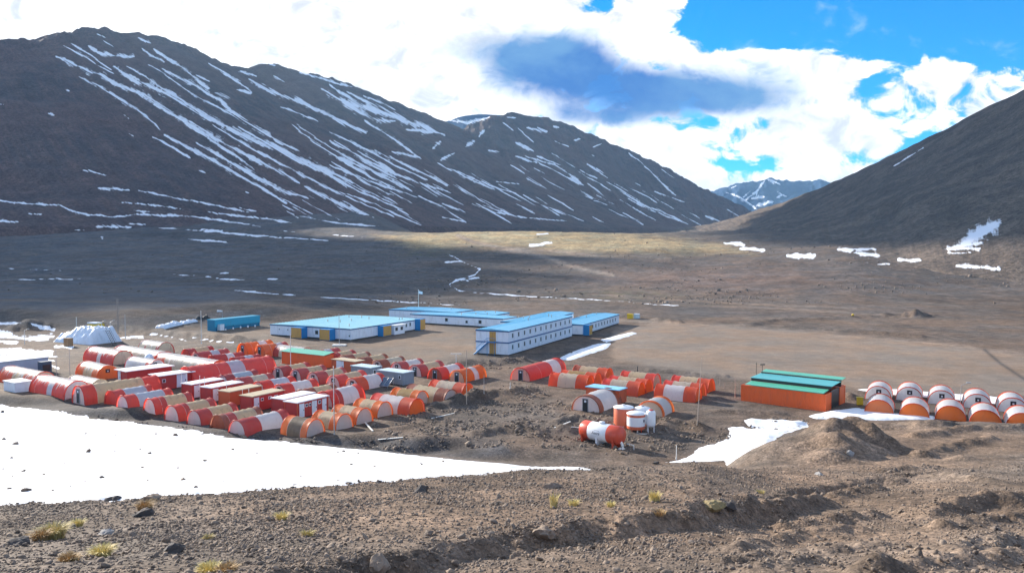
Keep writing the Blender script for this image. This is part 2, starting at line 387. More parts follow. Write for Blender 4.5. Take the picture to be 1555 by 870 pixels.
strokes(500, 120, 2.221, [
 ([(405,140),(470,150),(540,128)],12), ([(505,195),(525,172)],9), ([(460,228),(490,210)],9), ([(535,240),(575,247)],7), ([(585,150),(625,175)],6), ([(630,160),(690,215)],4), ([(665,165),(735,177)],9), ([(755,158),(775,165)],6), ([(600,130),(630,132)],6), ([(630,215),(690,245)],10), ([(625,260),(700,285)],7), ([(660,260),(760,290),(850,350)],8), ([(750,250),(830,300)],5), ([(700,260),(780,290)],7),
 ([(890,232),(917,218)],5), ([(760,210),(810,230)],5), ([(825,207),(850,200)],7), ([(870,285),(940,335)],5), ([(1010,250),(1060,290),(1110,340),(1168,392)],5), ([(1095,380),(1150,400),(1200,415)],5), ([(975,375),(1050,420),(1150,460),(1210,490)],6), ([(1120,305),(1165,335)],4), ([(990,450),(1060,490)],5), ([(1270,460),(1320,482)],6), ([(725,430),(800,460)],5), ([(850,380),(890,405)],5), ([(890,410),(940,425)],3), ([(720,425),(860,480)],4), ([(1340,440),(1385,465)],4),
 ([(1030,350),(1050,360)],4), ([(885,255),(895,262)],5), ([(800,330),(860,360)],6), ([(870,350),(930,400)],4), ([(900,300),(930,320)],5), ([(1000,400),(1100,450)],4), ([(940,440),(1010,470)],3), ([(610,290),(660,320)],4), ([(1080,440),(1180,480)],4)], .28)
N_HAND = len(STK)
_r = random.Random(3)
for _ in range(80):           # thin avalanche streaks low on the two mountains
    u = _r.random(); x = 420 + u * 640; y = 240 + _r.random() * 95
    if y < 175 + max(0, (x - 700)) * .36 or (x > 1010 and y < 300): continue
    L = _r.uniform(15, 60)
    s = .50 + .12 * _r.random()
    if y + L * s > 343: continue
    STK.append(([(x, y), (x + L, y + L * s)], _r.uniform(.5, 1.3)))
GSTK0 = len(STK)
strokes(500, 120, 2.221, [   # patches on the valley floor
 ([(400,590),(430,605),(460,622),(510,640)],4), ([(510,640),(490,660),(430,680),(400,695),(440,715),(560,725),(700,735)],3.2), ([(430,680),(470,675),(508,667)],8), ([(675,562),(710,558),(745,553)],8), ([(700,525),(738,520)],5), ([(700,735),(900,745),(1180,765)],2.2), ([(1335,555),(1400,560)],7), ([(1385,572),(1460,578)],8)], .34)
strokes(955, 100, 2.485, [
 ([(360,668),(425,672)],7), ([(420,690),(505,694)],9), ([(600,718),(700,720)],14), ([(795,692),(860,705),(940,718)],11), ([(800,692),(930,692)],7), ([(1015,732),(1100,735)],8), ([(1240,755),(1395,765)],9), ([(1210,690),(1330,665)],12), ([(1290,640),(1380,600)],26), ([(1270,670),(1370,615)],30), ([(1220,690),(1320,690)],10), ([(1205,705),(1290,706)],5), ([(1000,380),(1110,310)],3.2), ([(895,745),(985,748)],3)], .40)
strokes(0, 440, 3.70, [
 ([(-30,185),(140,190),(300,222)],9), ([(-30,255),(150,275),(300,262)],14), ([(-20,235),(60,245)],16), ([(-20,290),(90,295)],10), ([(0,345),(100,350),(280,360)],22), ([(180,390),(300,400)],10), ([(640,270),(800,265)],8), ([(1080,270),(1340,300)],6), ([(840,245),(1050,285)],5), ([(310,318),(400,320)],10), ([(280,420),(330,440)],8)], .40)
def snow_field(PX, PY, lo, hi, seed=0, ang=31, rag=1.0):
    S = np.full(PX.shape, -3.0)
    wob = np.clip(1 + .75 * gnoise(PX / 14, PY / 14, 41 + seed) + .45 * gnoise(PX / 4, PY / 4, 44 + seed), .25, 2.2)
    ox, oy = PX, PY
    PX = PX + 1.2 * gnoise(ox / 18, oy / 18, 42 + seed); PY = PY + 1.2 * gnoise(ox / 18, oy / 18, 43 + seed)
    ca, sa = math.cos(rad(ang)), math.sin(rad(ang))
    al = ox * ca + oy * sa; ac = -ox * sa + oy * ca
    fine = 1.0 * gnoise(al / 55, ac / 1.9, 47 + seed) + .55 * gnoise(al / 20, ac / 1.1, 48 + seed) + .5 * gnoise(al / 40, ac / 7, 49 + seed)
    for pl, hw in STK[lo:hi]:
        hw = max(hw, .5) * .90
        xs = [q[0] for q in pl]; ys = [q[1] for q in pl]
        m = (PX > min(xs) - 4 * hw) & (PX < max(xs) + 4 * hw) & (PY > min(ys) - 4 * hw) & (PY < max(ys) + 4 * hw)
        if not m.any(): continue
        d = seg_dist(PX[m], PY[m], pl)
        (ax, ay), (bx, by) = pl[0], pl[-1]; L2 = (bx - ax) ** 2 + (by - ay) ** 2 + 1e-6
        s_ = np.clip(((PX[m] - ax) * (bx - ax) + (PY[m] - ay) * (by - ay)) / L2, 0, 1)
        tp = 1 if rag < .7 else .35 + .75 * np.sqrt(np.clip(4 * s_ * (1 - s_), 0, 1))
        d = d / (hw * tp * wob[m])
        S[m] = np.maximum(S[m], 1 - d)
    return S + .78 * rag * fine

# ------------------------------------------------------------------ materials of the land
def land_mat(name, tint=None, kind='ground'):
    m, t, p, out = new_mat(name)
    geo = t.n('ShaderNodeNewGeometry'); pos = geo.outputs['Position']
    base = t.attr('soil', 'Color')
    n1 = t.noise(pos, .012, 5, .6); n2 = t.noise(pos, .35, 5, .65); n3 = t.noise(pos, 3.0, 4, .7)
    v = t.n('ShaderNodeTexVoronoi', feature='F1'); t.l(pos, v.inputs['Vector']); v.inputs['Scale'].default_value = 5.0
    v2 = t.n('ShaderNodeTexVoronoi', feature='F1'); t.l(pos, v2.inputs['Vector']); v2.inputs['Scale'].default_value = 17.0
    bw = t.n('ShaderNodeSeparateColor'); t.l(v.outputs['Color'], bw.inputs[0])
    bw2 = t.n('ShaderNodeSeparateColor'); t.l(v2.outputs['Color'], bw2.inputs[0])
    f = t.math('MULTIPLY', t.ramp(n1, .25, .75, .72, 1.28, False), t.ramp(n2, .25, .75, .45, 1.55, False))
    f = t.math('MULTIPLY', f, t.ramp(t.noise(pos, .07, 6, .7), .3, .7, .62, 1.38, False))
    f = t.math('MULTIPLY', f, t.ramp(n3, .25, .75, .6, 1.4, False))
    f = t.math('MULTIPLY', f, t.ramp(bw.outputs[0], 0, 1, .72, 1.28, False))
    f = t.math('MULTIPLY', f, t.ramp(bw2.outputs[0], 0, 1, .70, 1.30, False))
    fl = t.math('MULTIPLY', t.attr('flat'), .62); f = t.math('ADD', t.math('MULTIPLY', f, t.math('SUBTRACT', 1.0, fl)), fl)
    grey = t.n('ShaderNodeCombineColor')
    for i in range(3): t.l(f, grey.inputs[i])
    c = t.mix(1.0, base, grey.outputs[0], 'MULTIPLY')
    warm = t.mix(1.0, c, (1.09, .99, .90), 'MULTIPLY'); cool = t.mix(1.0, c, (.91, .98, 1.06), 'MULTIPLY')
    c = t.mix(t.ramp(t.noise(pos, .05, 4, .6), .35, .65), cool, warm)
    if kind == 'gravel': c = c
    s = t.attr('snow')
    sn = t.noise(pos, .9, 5, .6); sn2 = t.noise(pos, .16, 4, .6)
    k = t.math('ADD', s, t.math('MULTIPLY_ADD', sn, 1.0, -.5)); k = t.math('ADD', k, t.math('MULTIPLY_ADD', sn2, .8, -.4))
    k = t.ramp(k, .25, .42)
    c = t.mix(k, c, (.82, .84, .87))
    t.l(c, p.inputs['Base Color'])
    h = t.math('ADD', t.math('MULTIPLY', v.outputs['Distance'], -.55), t.math('MULTIPLY', v2.outputs['Distance'], -.18))
    h = t.math('ADD', h, t.math('MULTIPLY', n3, .35)); h = t.math('ADD', h, t.math('MULTIPLY', n2, 1.1))
    h = t.math('MULTIPLY', h, t.ramp(k, 0, 1, 1, .1, False))
    t.l(t.bump(h, .6, .12), p.inputs['Normal'])
    return m
M_GROUND = land_mat('stony_ground')

def snow_mat():
    m, t, p, out = new_mat('old_snow')
    geo = t.n('ShaderNodeNewGeometry'); pos = geo.outputs['Position']
    n = t.noise(pos, .5, 6, .6); d = t.noise(pos, .22, 5, .62)
    c = t.mix(t.ramp(n, .3, .7), (.80, .82, .85), (.90, .90, .90))
    c = t.mix(t.ramp(d, .62, .75, 0, .25), c, (.55, .50, .45))
    sp = t.n('ShaderNodeMapping'); t.l(pos, sp.inputs[0]); sp.inputs['Scale'].default_value = (.7, 1.0, 1)
    dirt = t.noise(sp.outputs[0], 1.1, 3, .5)
    c = t.mix(t.ramp(dirt, .685, .71, 0, .9), c, (.12, .10, .085))
    t.l(c, p.inputs['Base Color']); p.inputs['Roughness'].default_value = .75
    t.l(t.bump(t.noise(pos, .8, 6, .6), .35, .35), p.inputs['Normal'])
    return m
M_SNOW = snow_mat()

def mountain_mat(name, ca, cb, cc, streak=1.0, smul=1.0):
    m, t, p, out = new_mat(name)
    geo = t.n('ShaderNodeNewGeometry'); pos = geo.outputs['Position']
    uv = t.n('ShaderNodeUVMap').outputs[0]
    mp = t.n('ShaderNodeMapping'); t.l(uv, mp.inputs[0]); mp.inputs['Scale'].default_value = (1.0, .06, 1)
    st = t.noise(mp.outputs[0], 60, 6, .7); st2 = t.noise(mp.outputs[0], 220, 4, .7)
    n1 = t.noise(pos, .0035, 6, .6, .4); n2 = t.noise(pos, .03, 5, .65); n3 = t.noise(pos, .25, 3, .7)
    c = t.mix(t.ramp(n1, .38, .62), ca, cb)
    c = t.mix(t.ramp(t.math('MULTIPLY_ADD', st, .6 * streak, t.math('MULTIPLY', n2, 1 - .6 * streak)), .42, .62, 0, .8), c, cc)
    f = t.math('MULTIPLY', t.ramp(n2, .2, .8, .7, 1.3, False), t.ramp(st2, .2, .8, 1 - .25 * streak, 1 + .25 * streak, False))
    f = t.math('MULTIPLY', f, t.ramp(n3, .25, .75, .45, 1.55, False))
    f = t.math('MULTIPLY', f, t.ramp(t.noise(pos, .9, 3, .7), .3, .7, .55, 1.45, False))
    g = t.n('ShaderNodeCombineColor')
    for i in range(3): t.l(f, g.inputs[i])
    c = t.mix(1.0, c, g.outputs[0], 'MULTIPLY')
    s = t.attr('snow')
    k = t.math('ADD', s, t.math('MULTIPLY_ADD', st2, 1.6 * smul, -.8 * smul)); k = t.math('ADD', k, t.math('MULTIPLY_ADD', n3, 1.2 * smul, -.6 * smul))
    k = t.ramp(k, .02, .62)
    c = t.mix(k, c, (.84, .86, .90))
    t.l(c, p.inputs['Base Color'])
    h = t.math('ADD', t.math('MULTIPLY', n2, 1.0), t.math('MULTIPLY', n3, .35)); h = t.math('ADD', h, t.math('MULTIPLY', st, .8 * streak))
    h = t.math('MULTIPLY', h, t.ramp(k, 0, 1, 1, .15, False))
    t.l(t.bump(h, .55, 5.0), p.inputs['Normal'])
    return m

# ------------------------------------------------------------------ ground mesh
def spaced(a, b, step):
    out = [a]
    while out[-1] < b: out.append(out[-1] + max(.02, step(out[-1])))
    return out
s_core = np.arange(-.70, .7001, .00185)
s_out = np.array([.72, .75, .8, .87, .95, 1.05, 1.2, 1.4, 1.7, 2.1, 2.7, 3.5])
SS = np.concatenate([-s_out[::-1], s_core, s_out])
rows = spaced(1.0, 21.0, lambda r: .8 if r < 16 else .2) 
rows += spaced(rows[-1] + .06, 9000, lambda r: (.0034 if r < 60 else .0055 if r < 150 else .009 if r < 420 else .012 if r < 1300 else .03) * r)
YY = np.array(rows) - 8.0
GY, GS = np.meshgrid(YY, SS, indexing='ij')
GX = GS * (GY + 8.0)
GZ = ground_h(GX, GY)
PXg, PYg = project(GX, GY, GZ)

def poly_mask(X, Y, poly, soft):
    """soft inside test of a polygon in the same space as X, Y: signed distance / soft"""
    n = len(poly); ins = np.zeros(X.shape, bool)
    j = n - 1
    for i in range(n):
        xi, yi = poly[i]; xj, yj = poly[j]
        c = ((yi > Y) != (yj > Y)) & (X < (xj - xi) * (Y - yi) / (yj - yi + 1e-9) + xi)
        ins ^= c; j = i
    d = seg_dist(X, Y, list(poly) + [poly[0]])
    return np.where(ins, d, -d) / soft

C_NEAR = np.array((.146, .111, .084)); C_CAMP = np.array((.125, .094, .072)); C_PAD = np.array((.232, .178, .134))
C_DARK = np.array((.075, .066, .062)); C_FAR = np.array((.105, .084, .070)); C_FARL = np.array((.105, .096, .092)); C_TAN = np.array((.360, .275, .145))
C_ROAD = np.array((.152, .117, .089)); C_OLV = np.array((.110, .105, .060)); C_RED = np.array((.155, .105, .082))
soil = np.empty(GX.shape + (3,)); soil[:] = C_CAMP
def blend(c, w):
    global soil
    w = np.clip(w, 0, 1)[..., None]; soil = soil * (1 - w) + c * w
nz = fbm(GX / 30, GY / 30, 4, 51); nzs = fbm(GX / 6, GY / 6, 3, 52)
blend(C_NEAR, sstep(95, 75, GY))
roadw = poly_mask(GX, GY, [base_pt(*q) for q in ((700, 880), (1000, 838), (1150, 800), (1250, 760), (1350, 727), (1420, 690), (1555, 665), (1700, 660), (1700, 880))], 1.5)
blend(C_ROAD, sstep(-1, 1, roadw) * sstep(90, 80, GY))
blend(C_FAR, sstep(300, 380, GY + nz * 25))
tx = PXg + nzs * 10
blend(C_FARL, sstep(300, 360, GY) * sstep(760, 520, tx))
padR = poly_mask(PXg + nzs * 6, PYg + nzs * 1.5, [(930, 500), (1000, 488), (1200, 500), (1400, 520), (1600, 540), (1600, 606), (1270, 590), (1110, 575), (930, 548)], 8)
blend(C_PAD, sstep(-.6, .8, padR) * (GY < 330) * (GY > 110))
padM = poly_mask(PXg + nzs * 6, PYg + nzs * 1.5, [(560, 520), (650, 492), (725, 500), (722, 545), (640, 552), (500, 530)], 8)
blend(C_PAD * .82, sstep(-.6, .8, padM) * (GY > 140))
padL = poly_mask(PXg + nzs * 6, PYg + nzs * 1.5, [(300, 500), (410, 485), (420, 512), (500, 528), (360, 525), (250, 505)], 8)
blend(C_PAD * .72, sstep(-.6, .8, padL) * (GY > 140))
padT = poly_mask(PXg, PYg, [(-700, 440), (0, 435), (250, 428), (420, 452), (300, 466), (170, 480), (0, 470), (-700, 480)], 8)
blend(C_FARL * 1.12, sstep(-.6, .8, padT) * (GY > 250) * (GY < 420))
bank = poly_mask(PXg + nzs * 4, PYg, [(-700, 505), (-700, 473), (0, 472), (170, 484), (330, 474), (430, 464), (520, 457), (500, 468), (330, 491), (190, 503), (90, 500), (0, 492)], 5)
blend(C_DARK, sstep(-.5, .6, bank) * (GY > 200))
berm = poly_mask(PXg + nzs * 5, PYg + nzs * 2, [(-700, 606), (0, 600), (120, 610), (250, 634), (350, 652), (450, 664), (560, 666), (640, 666), (700, 664), (760, 668), (780, 690), (700, 694), (600, 690), (450, 676), (300, 660), (200, 644), (100, 628), (0, 617), (-700, 620)], 6)
blend(C_DARK, sstep(-.8, .6, berm) * (GY > 84) * (GY < 135))  # bank gravel darkened further to paint in the shade of its near face
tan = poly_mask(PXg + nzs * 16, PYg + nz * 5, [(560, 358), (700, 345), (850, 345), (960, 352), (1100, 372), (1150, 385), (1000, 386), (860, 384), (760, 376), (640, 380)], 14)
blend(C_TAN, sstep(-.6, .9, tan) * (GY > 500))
olv = np.exp(-(((PXg - 960) / 90) ** 2 + ((PYg - 447) / 9) ** 2)) + np.exp(-(((PXg - 650) / 50) ** 2 + ((PYg - 385) / 6) ** 2))
blend(C_OLV, olv * sstep(-.3, .3, nzs) * (GY > 300) * .8)
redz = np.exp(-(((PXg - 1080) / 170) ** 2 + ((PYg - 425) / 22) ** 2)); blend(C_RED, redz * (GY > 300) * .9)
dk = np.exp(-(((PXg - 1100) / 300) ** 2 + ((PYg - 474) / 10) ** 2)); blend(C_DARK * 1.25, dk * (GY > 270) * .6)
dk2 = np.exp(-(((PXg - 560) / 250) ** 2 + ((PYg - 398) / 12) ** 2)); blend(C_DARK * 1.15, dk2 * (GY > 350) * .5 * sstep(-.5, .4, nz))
for pl, w, c, a in (([(695, 358), (720, 368), (760, 377), (820, 388), (870, 405), (930, 418)], 3.0, C_PAD * 1.2, .95), ([(760, 376), (840, 381), (905, 388)], 2.0, C_PAD * 1.1, .8),
                 ([(0, 455), (300, 462), (560, 447), (720, 452), (900, 456), (1250, 472), (1400, 483)], 1.6, C_ROAD * 1.2, .7), ([(900, 447), (1100, 460), (1300, 468)], 1.2, C_PAD, .6),
                 ([(0, 420), (250, 432), (560, 440)], 1.2, C_DARK, .6), ([(0, 408), (300, 415), (600, 428), (760, 445)], 1.5, C_DARK, .5),
                 ([(940, 486), (1100, 495), (1300, 512), (1480, 528)], 2.0, C_PAD * 1.1, .8)):
    blend(c, a * np.exp(-(seg_dist(PXg, PYg, pl) / w) ** 2) * (GY > 180))
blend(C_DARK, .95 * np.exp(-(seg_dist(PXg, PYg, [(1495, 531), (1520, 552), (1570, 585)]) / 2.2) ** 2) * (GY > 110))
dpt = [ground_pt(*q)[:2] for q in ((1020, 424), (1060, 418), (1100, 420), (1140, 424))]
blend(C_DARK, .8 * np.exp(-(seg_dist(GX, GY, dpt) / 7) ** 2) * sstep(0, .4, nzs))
gsnow = np.maximum(snow_field(PXg, PYg, GSTK0, len(STK), ang=2, rag=.6), np.where(PYg > 300, snow_field(PXg, PYg, FOOT0, GSTK0, ang=4, rag=.8), -3))
gsnow = np.where(GY > 120, gsnow, -3.0)
flat = np.clip(sstep(-.6, .8, padR) + sstep(-.6, .8, padM) + .7 * sstep(-.6, .8, padL) + .7 * sstep(-.6, .8, padT), 0, 1) * (GY > 110) * (GY < 430)
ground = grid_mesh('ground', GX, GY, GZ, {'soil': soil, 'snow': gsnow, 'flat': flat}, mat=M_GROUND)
tag(ground, kind='structure')

# ------------------------------------------------------------------ snow sheets lying in the hollows
SHADE_HOLES = [(*base_pt(a, b), r, d) for a, b, r, d in ((75, 688, .8, .22), (57, 704, .6, .18), (88, 708, .7, .2), (22, 719, .5, .15), (207, 699, .6, .2), (348, 665, .7, .15), (390, 669, .5, .12), (15, 674, .6, .15), (45, 700, .4, .12), (265, 680, .5, .12), (160, 690, .4, .1))]
def snow_sheet(name, poly_px, label, soft=1.0, thick=.16, nsc=1.6, namp=.9, ylim=(25, 200)):
    poly = [base_pt(*q) for q in poly_px]
    x0, x1 = min(q[0] for q in poly) - 4, max(q[0] for q in poly) + 4
    y0, y1 = min(q[1] for q in poly) - 3, max(q[1] for q in poly) + 3
    rr = np.where((YY > max(y0, ylim[0])) & (YY < min(y1, ylim[1])))[0]
    cs = np.where(((GX[rr[0]:rr[-1] + 1] > x0) & (GX[rr[0]:rr[-1] + 1] < x1)).any(0))[0]
    sl = (slice(rr[0], rr[-1] + 1), slice(cs[0], cs[-1] + 1))
    X, Y, Z = GX[sl], GY[sl], GZ[sl]
    sd = poly_mask(X, Y, poly, soft)
    sd = sd + namp * fbm(X / nsc, Y / nsc, 4, 61) + .5 * namp * fbm(X / (nsc * .3), Y / (nsc * .3), 2, 62)
    for hx, hy, hr, hd in SHADE_HOLES:  # bare ground opened in the snow to stand in for shaded hollows
        sd = sd - 9 * hd / .2 * np.exp(-(np.hypot((X - hx) / 1.6, Y - hy) / hr) ** 2) * (1 + .6 * fbm(X * 1.5, Y * 1.5, 3, 66))
    t = np.clip(sd, -1.5, 1.5) 
    Zs = Z + thick * t + np.where(sd > 0, .06 * np.clip(sd, 0, 1), 0) * 0
    keep = (sd > -1.2).ravel()
    return tag(grid_mesh(name, X, Y, Zs, mat=M_SNOW, keep=keep), label, 'snow', kind='stuff')
snow_sheet('snow_field', [(-400, 592), (-100, 606), (0, 615), (100, 627), (200, 641), (300, 656), (400, 669), (480, 677), (560, 684), (640, 693.5), (760, 705), (840, 708.5), (890, 709.2), (885, 711), (800, 715), (700, 722), (600, 729), (520, 735), (420, 744), (330, 750), (240, 754), (175, 759), (90, 764), (0, 767), (-200, 772), (-400, 776)],
           'broad white snowfield sloping down to the dark bank below the tents', soft=.9, thick=.10, namp=.85)
snow_sheet('snow_patch', [(1010, 702), (1045, 694), (1062, 680), (1100, 669), (1110, 656), (1100, 650), (1128, 648), (1140, 651), (1225, 641), (1226, 649), (1180, 664), (1150, 690), (1100, 699)],
           'white snow patch between the horizontal tank and the gravel slope', soft=.8, thick=.16, namp=.35)
snow_sheet('snow_patch', [(1128, 642), (1140, 639), (1222, 641), (1224, 648), (1170, 652), (1140, 649)], 'small white snow strip at the head of the snow patch beside the gravel slope', soft=.5, thick=.18, namp=.3)
snow_sheet('snow_patch', [(1225, 632), (1262, 624), (1300, 620), (1345, 628), (1420, 632), (1420, 637), (1340, 638), (1240, 636)], 'thin snow strip between the gravel mound and the orange ended tents', soft=.5, thick=.2, namp=.3)
snow_sheet('snow_patch', [(1298, 591), (1340, 590), (1420, 596), (1500, 602), (1600, 612), (1600, 622), (1500, 612), (1420, 604), (1340, 598)], 'snow strip along the backs of the white tents with dark windows', soft=.6, thick=.15, namp=.3)
snow_sheet('snow_patch', [(846, 546), (862, 537), (885, 529), (905, 522), (928, 521), (922, 529), (895, 538), (868, 547)], 'shaded snow strip along the long side of the two storey block', soft=.6, thick=.15, namp=.7, ylim=(25, 330))
snow_sheet('snow_patch', [(912, 516), (930, 511), (960, 504), (968, 506), (945, 514), (920, 520)], 'shaded snow strip beside the low blue roofed block', soft=.6, thick=.15, namp=.7, ylim=(25, 330))

# ------------------------------------------------------------------ mountains
def loft(name, ridge, foot, mat, label, n=(700, 260), conc=1.15, amp=14, gully=10, back=1.0, stk=(0, 0), foot_drop=12, seed=0, smul=1.0, peak=0, sang=31, rag=1.0):
    """ridge / foot: (px, py, Y) lists of equal length; fall lines join them"""
    Rw = np.array([at_depth(*q) for q in ridge]); Fw = np.array([at_depth(*q) for q in foot])
    k = np.concatenate([[0], np.cumsum(np.linalg.norm(np.diff((Rw + Fw) / 2, axis=0), axis=1))]); k /= k[-1]
    u = np.linspace(0, 1, n[0])
    def smooth(a):
        return np.stack([np.interp(u, k, a[:, i]) for i in range(3)], 1)
    R_, F_ = smooth(Rw), smooth(Fw)
    kk = np.exp(-np.linspace(-2, 2, 13) ** 2); kk /= kk.sum()
    sm = lambda a: np.stack([np.convolve(np.pad(a[:, i], 6, 'edge'), kk, 'valid') for i in range(3)], 1)
    R_, F_ = sm(R_), sm(F_)
    v = np.concatenate([np.linspace(-.06, 1, n[1]), 1 + np.linspace(.03, back, 24)])
    U, V = np.meshgrid(u, v)
    f = np.clip(V, -.06, 1)
    X = F_[None, :, 0] * (1 - f) + R_[None, :, 0] * f
    Y = F_[None, :, 1] * (1 - f) + R_[None, :, 1] * f
    dz = (R_ - F_)[None, :, 2]
    Z = F_[None, :, 2] + dz * np.where(f > 0, np.abs(f) ** conc, f * 2.0)
    b = np.clip(V - 1, 0, None)                         # far side falls away behind the crest
    D = (R_ - F_)
    X = X + D[None, :, 0] * b; Y = Y + D[None, :, 1] * b; Z = Z - dz * np.minimum(b * .35 + b * b * .5, 1.2)
    L = np.linalg.norm(D[:, :2], axis=1).mean(); W = np.linalg.norm(np.diff(R_, axis=0), axis=1).sum()
    mid = np.clip(f * 4, 0, 1) * np.where(b > 0, np.clip(b * 4, 0, 1) * .8 + .3, 1 - .7 * sstep(.86, 1, f))
    a = U * W; c = V * L
    warp = 25 * gnoise(a / 300, c / 300, 70 + seed)
    g = np.abs(gnoise((a + warp) / 120, c / 900, 71 + seed)) + .5 * np.abs(gnoise((a + warp) / 50, c / 500, 72 + seed)) + .25 * np.abs(gnoise((a + warp) / 22, c / 260, 75 + seed))
    Z = Z + mid * (gully * (g - .4) + amp * fbm(a / 260, c / 260, 5, 73 + seed, .52))
    rb = sstep(.8, 1, f) * peak
    Z = Z + rb * fbm(a / 60, c / 60, 4, 74 + seed)
    PX, PY = project(X, Y, Z)
    S = snow_field(PX, PY, *stk, seed, ang=sang, rag=rag)
    o = grid_mesh(name, X, Y, Z, {'snow': S}, (U * W / 1000, V * L / 1000), mat)
    return tag(o, label, kind='structure')

M_MTN = mountain_mat('dark_scree', (.108, .070, .064), (.074, .060, .062), (.122, .078, .068))
M_MTN2 = mountain_mat('brown_scree', (.110, .085, .068), (.084, .070, .060), (.130, .100, .078), streak=.15)
M_FARM = mountain_mat('far_haze_blue', (.012, .048, .130), (.010, .040, .110), (.018, .054, .125), smul=.5)  # blue of distant haze painted into the rock colour
loft('mountain',
     [(-900, 300, 900), (-600, 170, 1100), (-250, 100, 1300), (0, 63, 1500), (45, 60, 1560), (80, 48, 1600), (135, 41, 1660), (180, 50, 1720), (230, 55, 1780), (280, 68, 1850), (320, 88, 1920), (348, 98, 2000), (380, 102, 2050), (415, 95, 2100), (460, 110, 2200), (520, 124, 2350), (580, 150, 2520), (640, 170, 2700), (690, 190, 2850), (740, 215, 3000)],
     [(-700, 350, 640), (-450, 345, 700), (-150, 342, 780), (280, 346, 900), (350, 347, 930), (430, 346, 990), (560, 340, 1100), (620, 342, 1170), (670, 344, 1220), (710, 345, 1280), (745, 346, 1330), (775, 346, 1370), (800, 346, 1400), (825, 346, 1440), (850, 346, 1480), (890, 346, 1560), (925, 346, 1640), (960, 346, 1720), (985, 346, 1800), (1010, 346, 1900)],
     M_MTN, 'dark mountain with diagonal snow streaks', n=(1500, 330), stk=(0, GSTK0), amp=13, gully=11, peak=8)
loft('mountain',
     [(600, 270, 2300), (650, 232, 2450), (690, 203, 2600), (720, 186, 2720), (745, 176, 2800), (772, 172, 2880), (800, 175, 2940), (830, 178, 3000), (860, 188, 3060), (900, 204, 3120), (930, 218, 3180), (960, 229, 3240), (1010, 254, 3360), (1050, 277, 3480), (1080, 292, 3560), (1110, 307, 3640), (1145, 323, 3720), (1180, 342, 3800)],
     [(650, 348, 1500), (700, 348, 1560), (760, 348, 1640), (800, 348, 1720), (840, 348, 1780), (880, 348, 1840), (920, 348, 1900), (950, 348, 1960), (980, 348, 2030), (1010, 348, 2120), (1030, 348, 2200), (1050, 349, 2280), (1080, 349, 2420), (1100, 349, 2540), (1115, 350, 2660), (1130, 350, 2800), (1150, 350, 3000), (1180, 352, 3300)],
     M_MTN, 'dark mountain with a rounded top and scattered snow', n=(1000, 280), stk=(0, GSTK0), amp=16, gully=14, seed=5, peak=8)
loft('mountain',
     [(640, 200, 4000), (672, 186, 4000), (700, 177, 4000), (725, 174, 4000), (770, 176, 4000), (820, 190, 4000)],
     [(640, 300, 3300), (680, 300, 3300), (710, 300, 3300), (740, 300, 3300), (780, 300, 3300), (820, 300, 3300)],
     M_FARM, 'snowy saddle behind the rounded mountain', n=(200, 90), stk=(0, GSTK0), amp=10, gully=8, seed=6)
loft('mountain',
     [(2900, -900, 620), (2300, -330, 700), (2000, -130, 770), (1750, 35, 840), (1640, 92, 880), (1555, 135, 920), (1480, 172, 980), (1400, 214, 1060), (1340, 243, 1140), (1300, 262, 1200), (1250, 284, 1290), (1200, 303, 1390), (1140, 323, 1520), (1080, 340, 1650), (1020, 350, 1780), (970, 356, 1900)],
     [(2900, 700, 200), (2300, 530, 260), (2000, 480, 320), (1750, 448, 380), (1640, 438, 400), (1555, 430, 420), (1500, 420, 440), (1440, 412, 460), (1390, 405, 490), (1350, 402, 510), (1300, 396, 545), (1250, 391, 590), (1190, 382, 660), (1130, 374, 760), (1070, 366, 880), (1010, 358, 1050)],
     M_MTN2, 'smooth brown hillside with a snow patch', n=(700, 260), conc=1.10, rag=.12, stk=(GSTK0, len(STK)), amp=5, gully=4, seed=9, peak=2)
M4 = [([(1100, 292), (1125, 300), (1150, 318)], 2.0), ([(1160, 275), (1150, 290), (1130, 305)], 2.5), ([(1165, 272), (1185, 280)], 2.5), ([(1120, 280), (1110, 286)], 1.6), ([(1140, 302), (1160, 298)], 3.5), ([(1150, 312), (1175, 306)], 4), ([(1190, 295), (1180, 300)], 2), ([(1140, 290), (1128, 300)], 1.8), ([(1180, 290), (1195, 300)], 1.2)]
_s0 = len(STK); STK += M4
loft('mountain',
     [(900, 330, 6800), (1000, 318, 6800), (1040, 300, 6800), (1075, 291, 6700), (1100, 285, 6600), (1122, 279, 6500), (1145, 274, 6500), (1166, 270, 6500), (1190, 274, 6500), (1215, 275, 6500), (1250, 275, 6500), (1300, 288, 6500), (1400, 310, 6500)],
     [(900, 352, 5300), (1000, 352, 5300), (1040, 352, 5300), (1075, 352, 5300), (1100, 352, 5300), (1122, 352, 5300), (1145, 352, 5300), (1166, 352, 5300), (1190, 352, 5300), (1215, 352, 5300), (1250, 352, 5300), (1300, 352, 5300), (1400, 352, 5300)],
     M_FARM, 'far blue mountain with bright snow at the end of the valley', n=(300, 120), stk=(_s0, len(STK)), amp=40, gully=35, seed=12, peak=14)
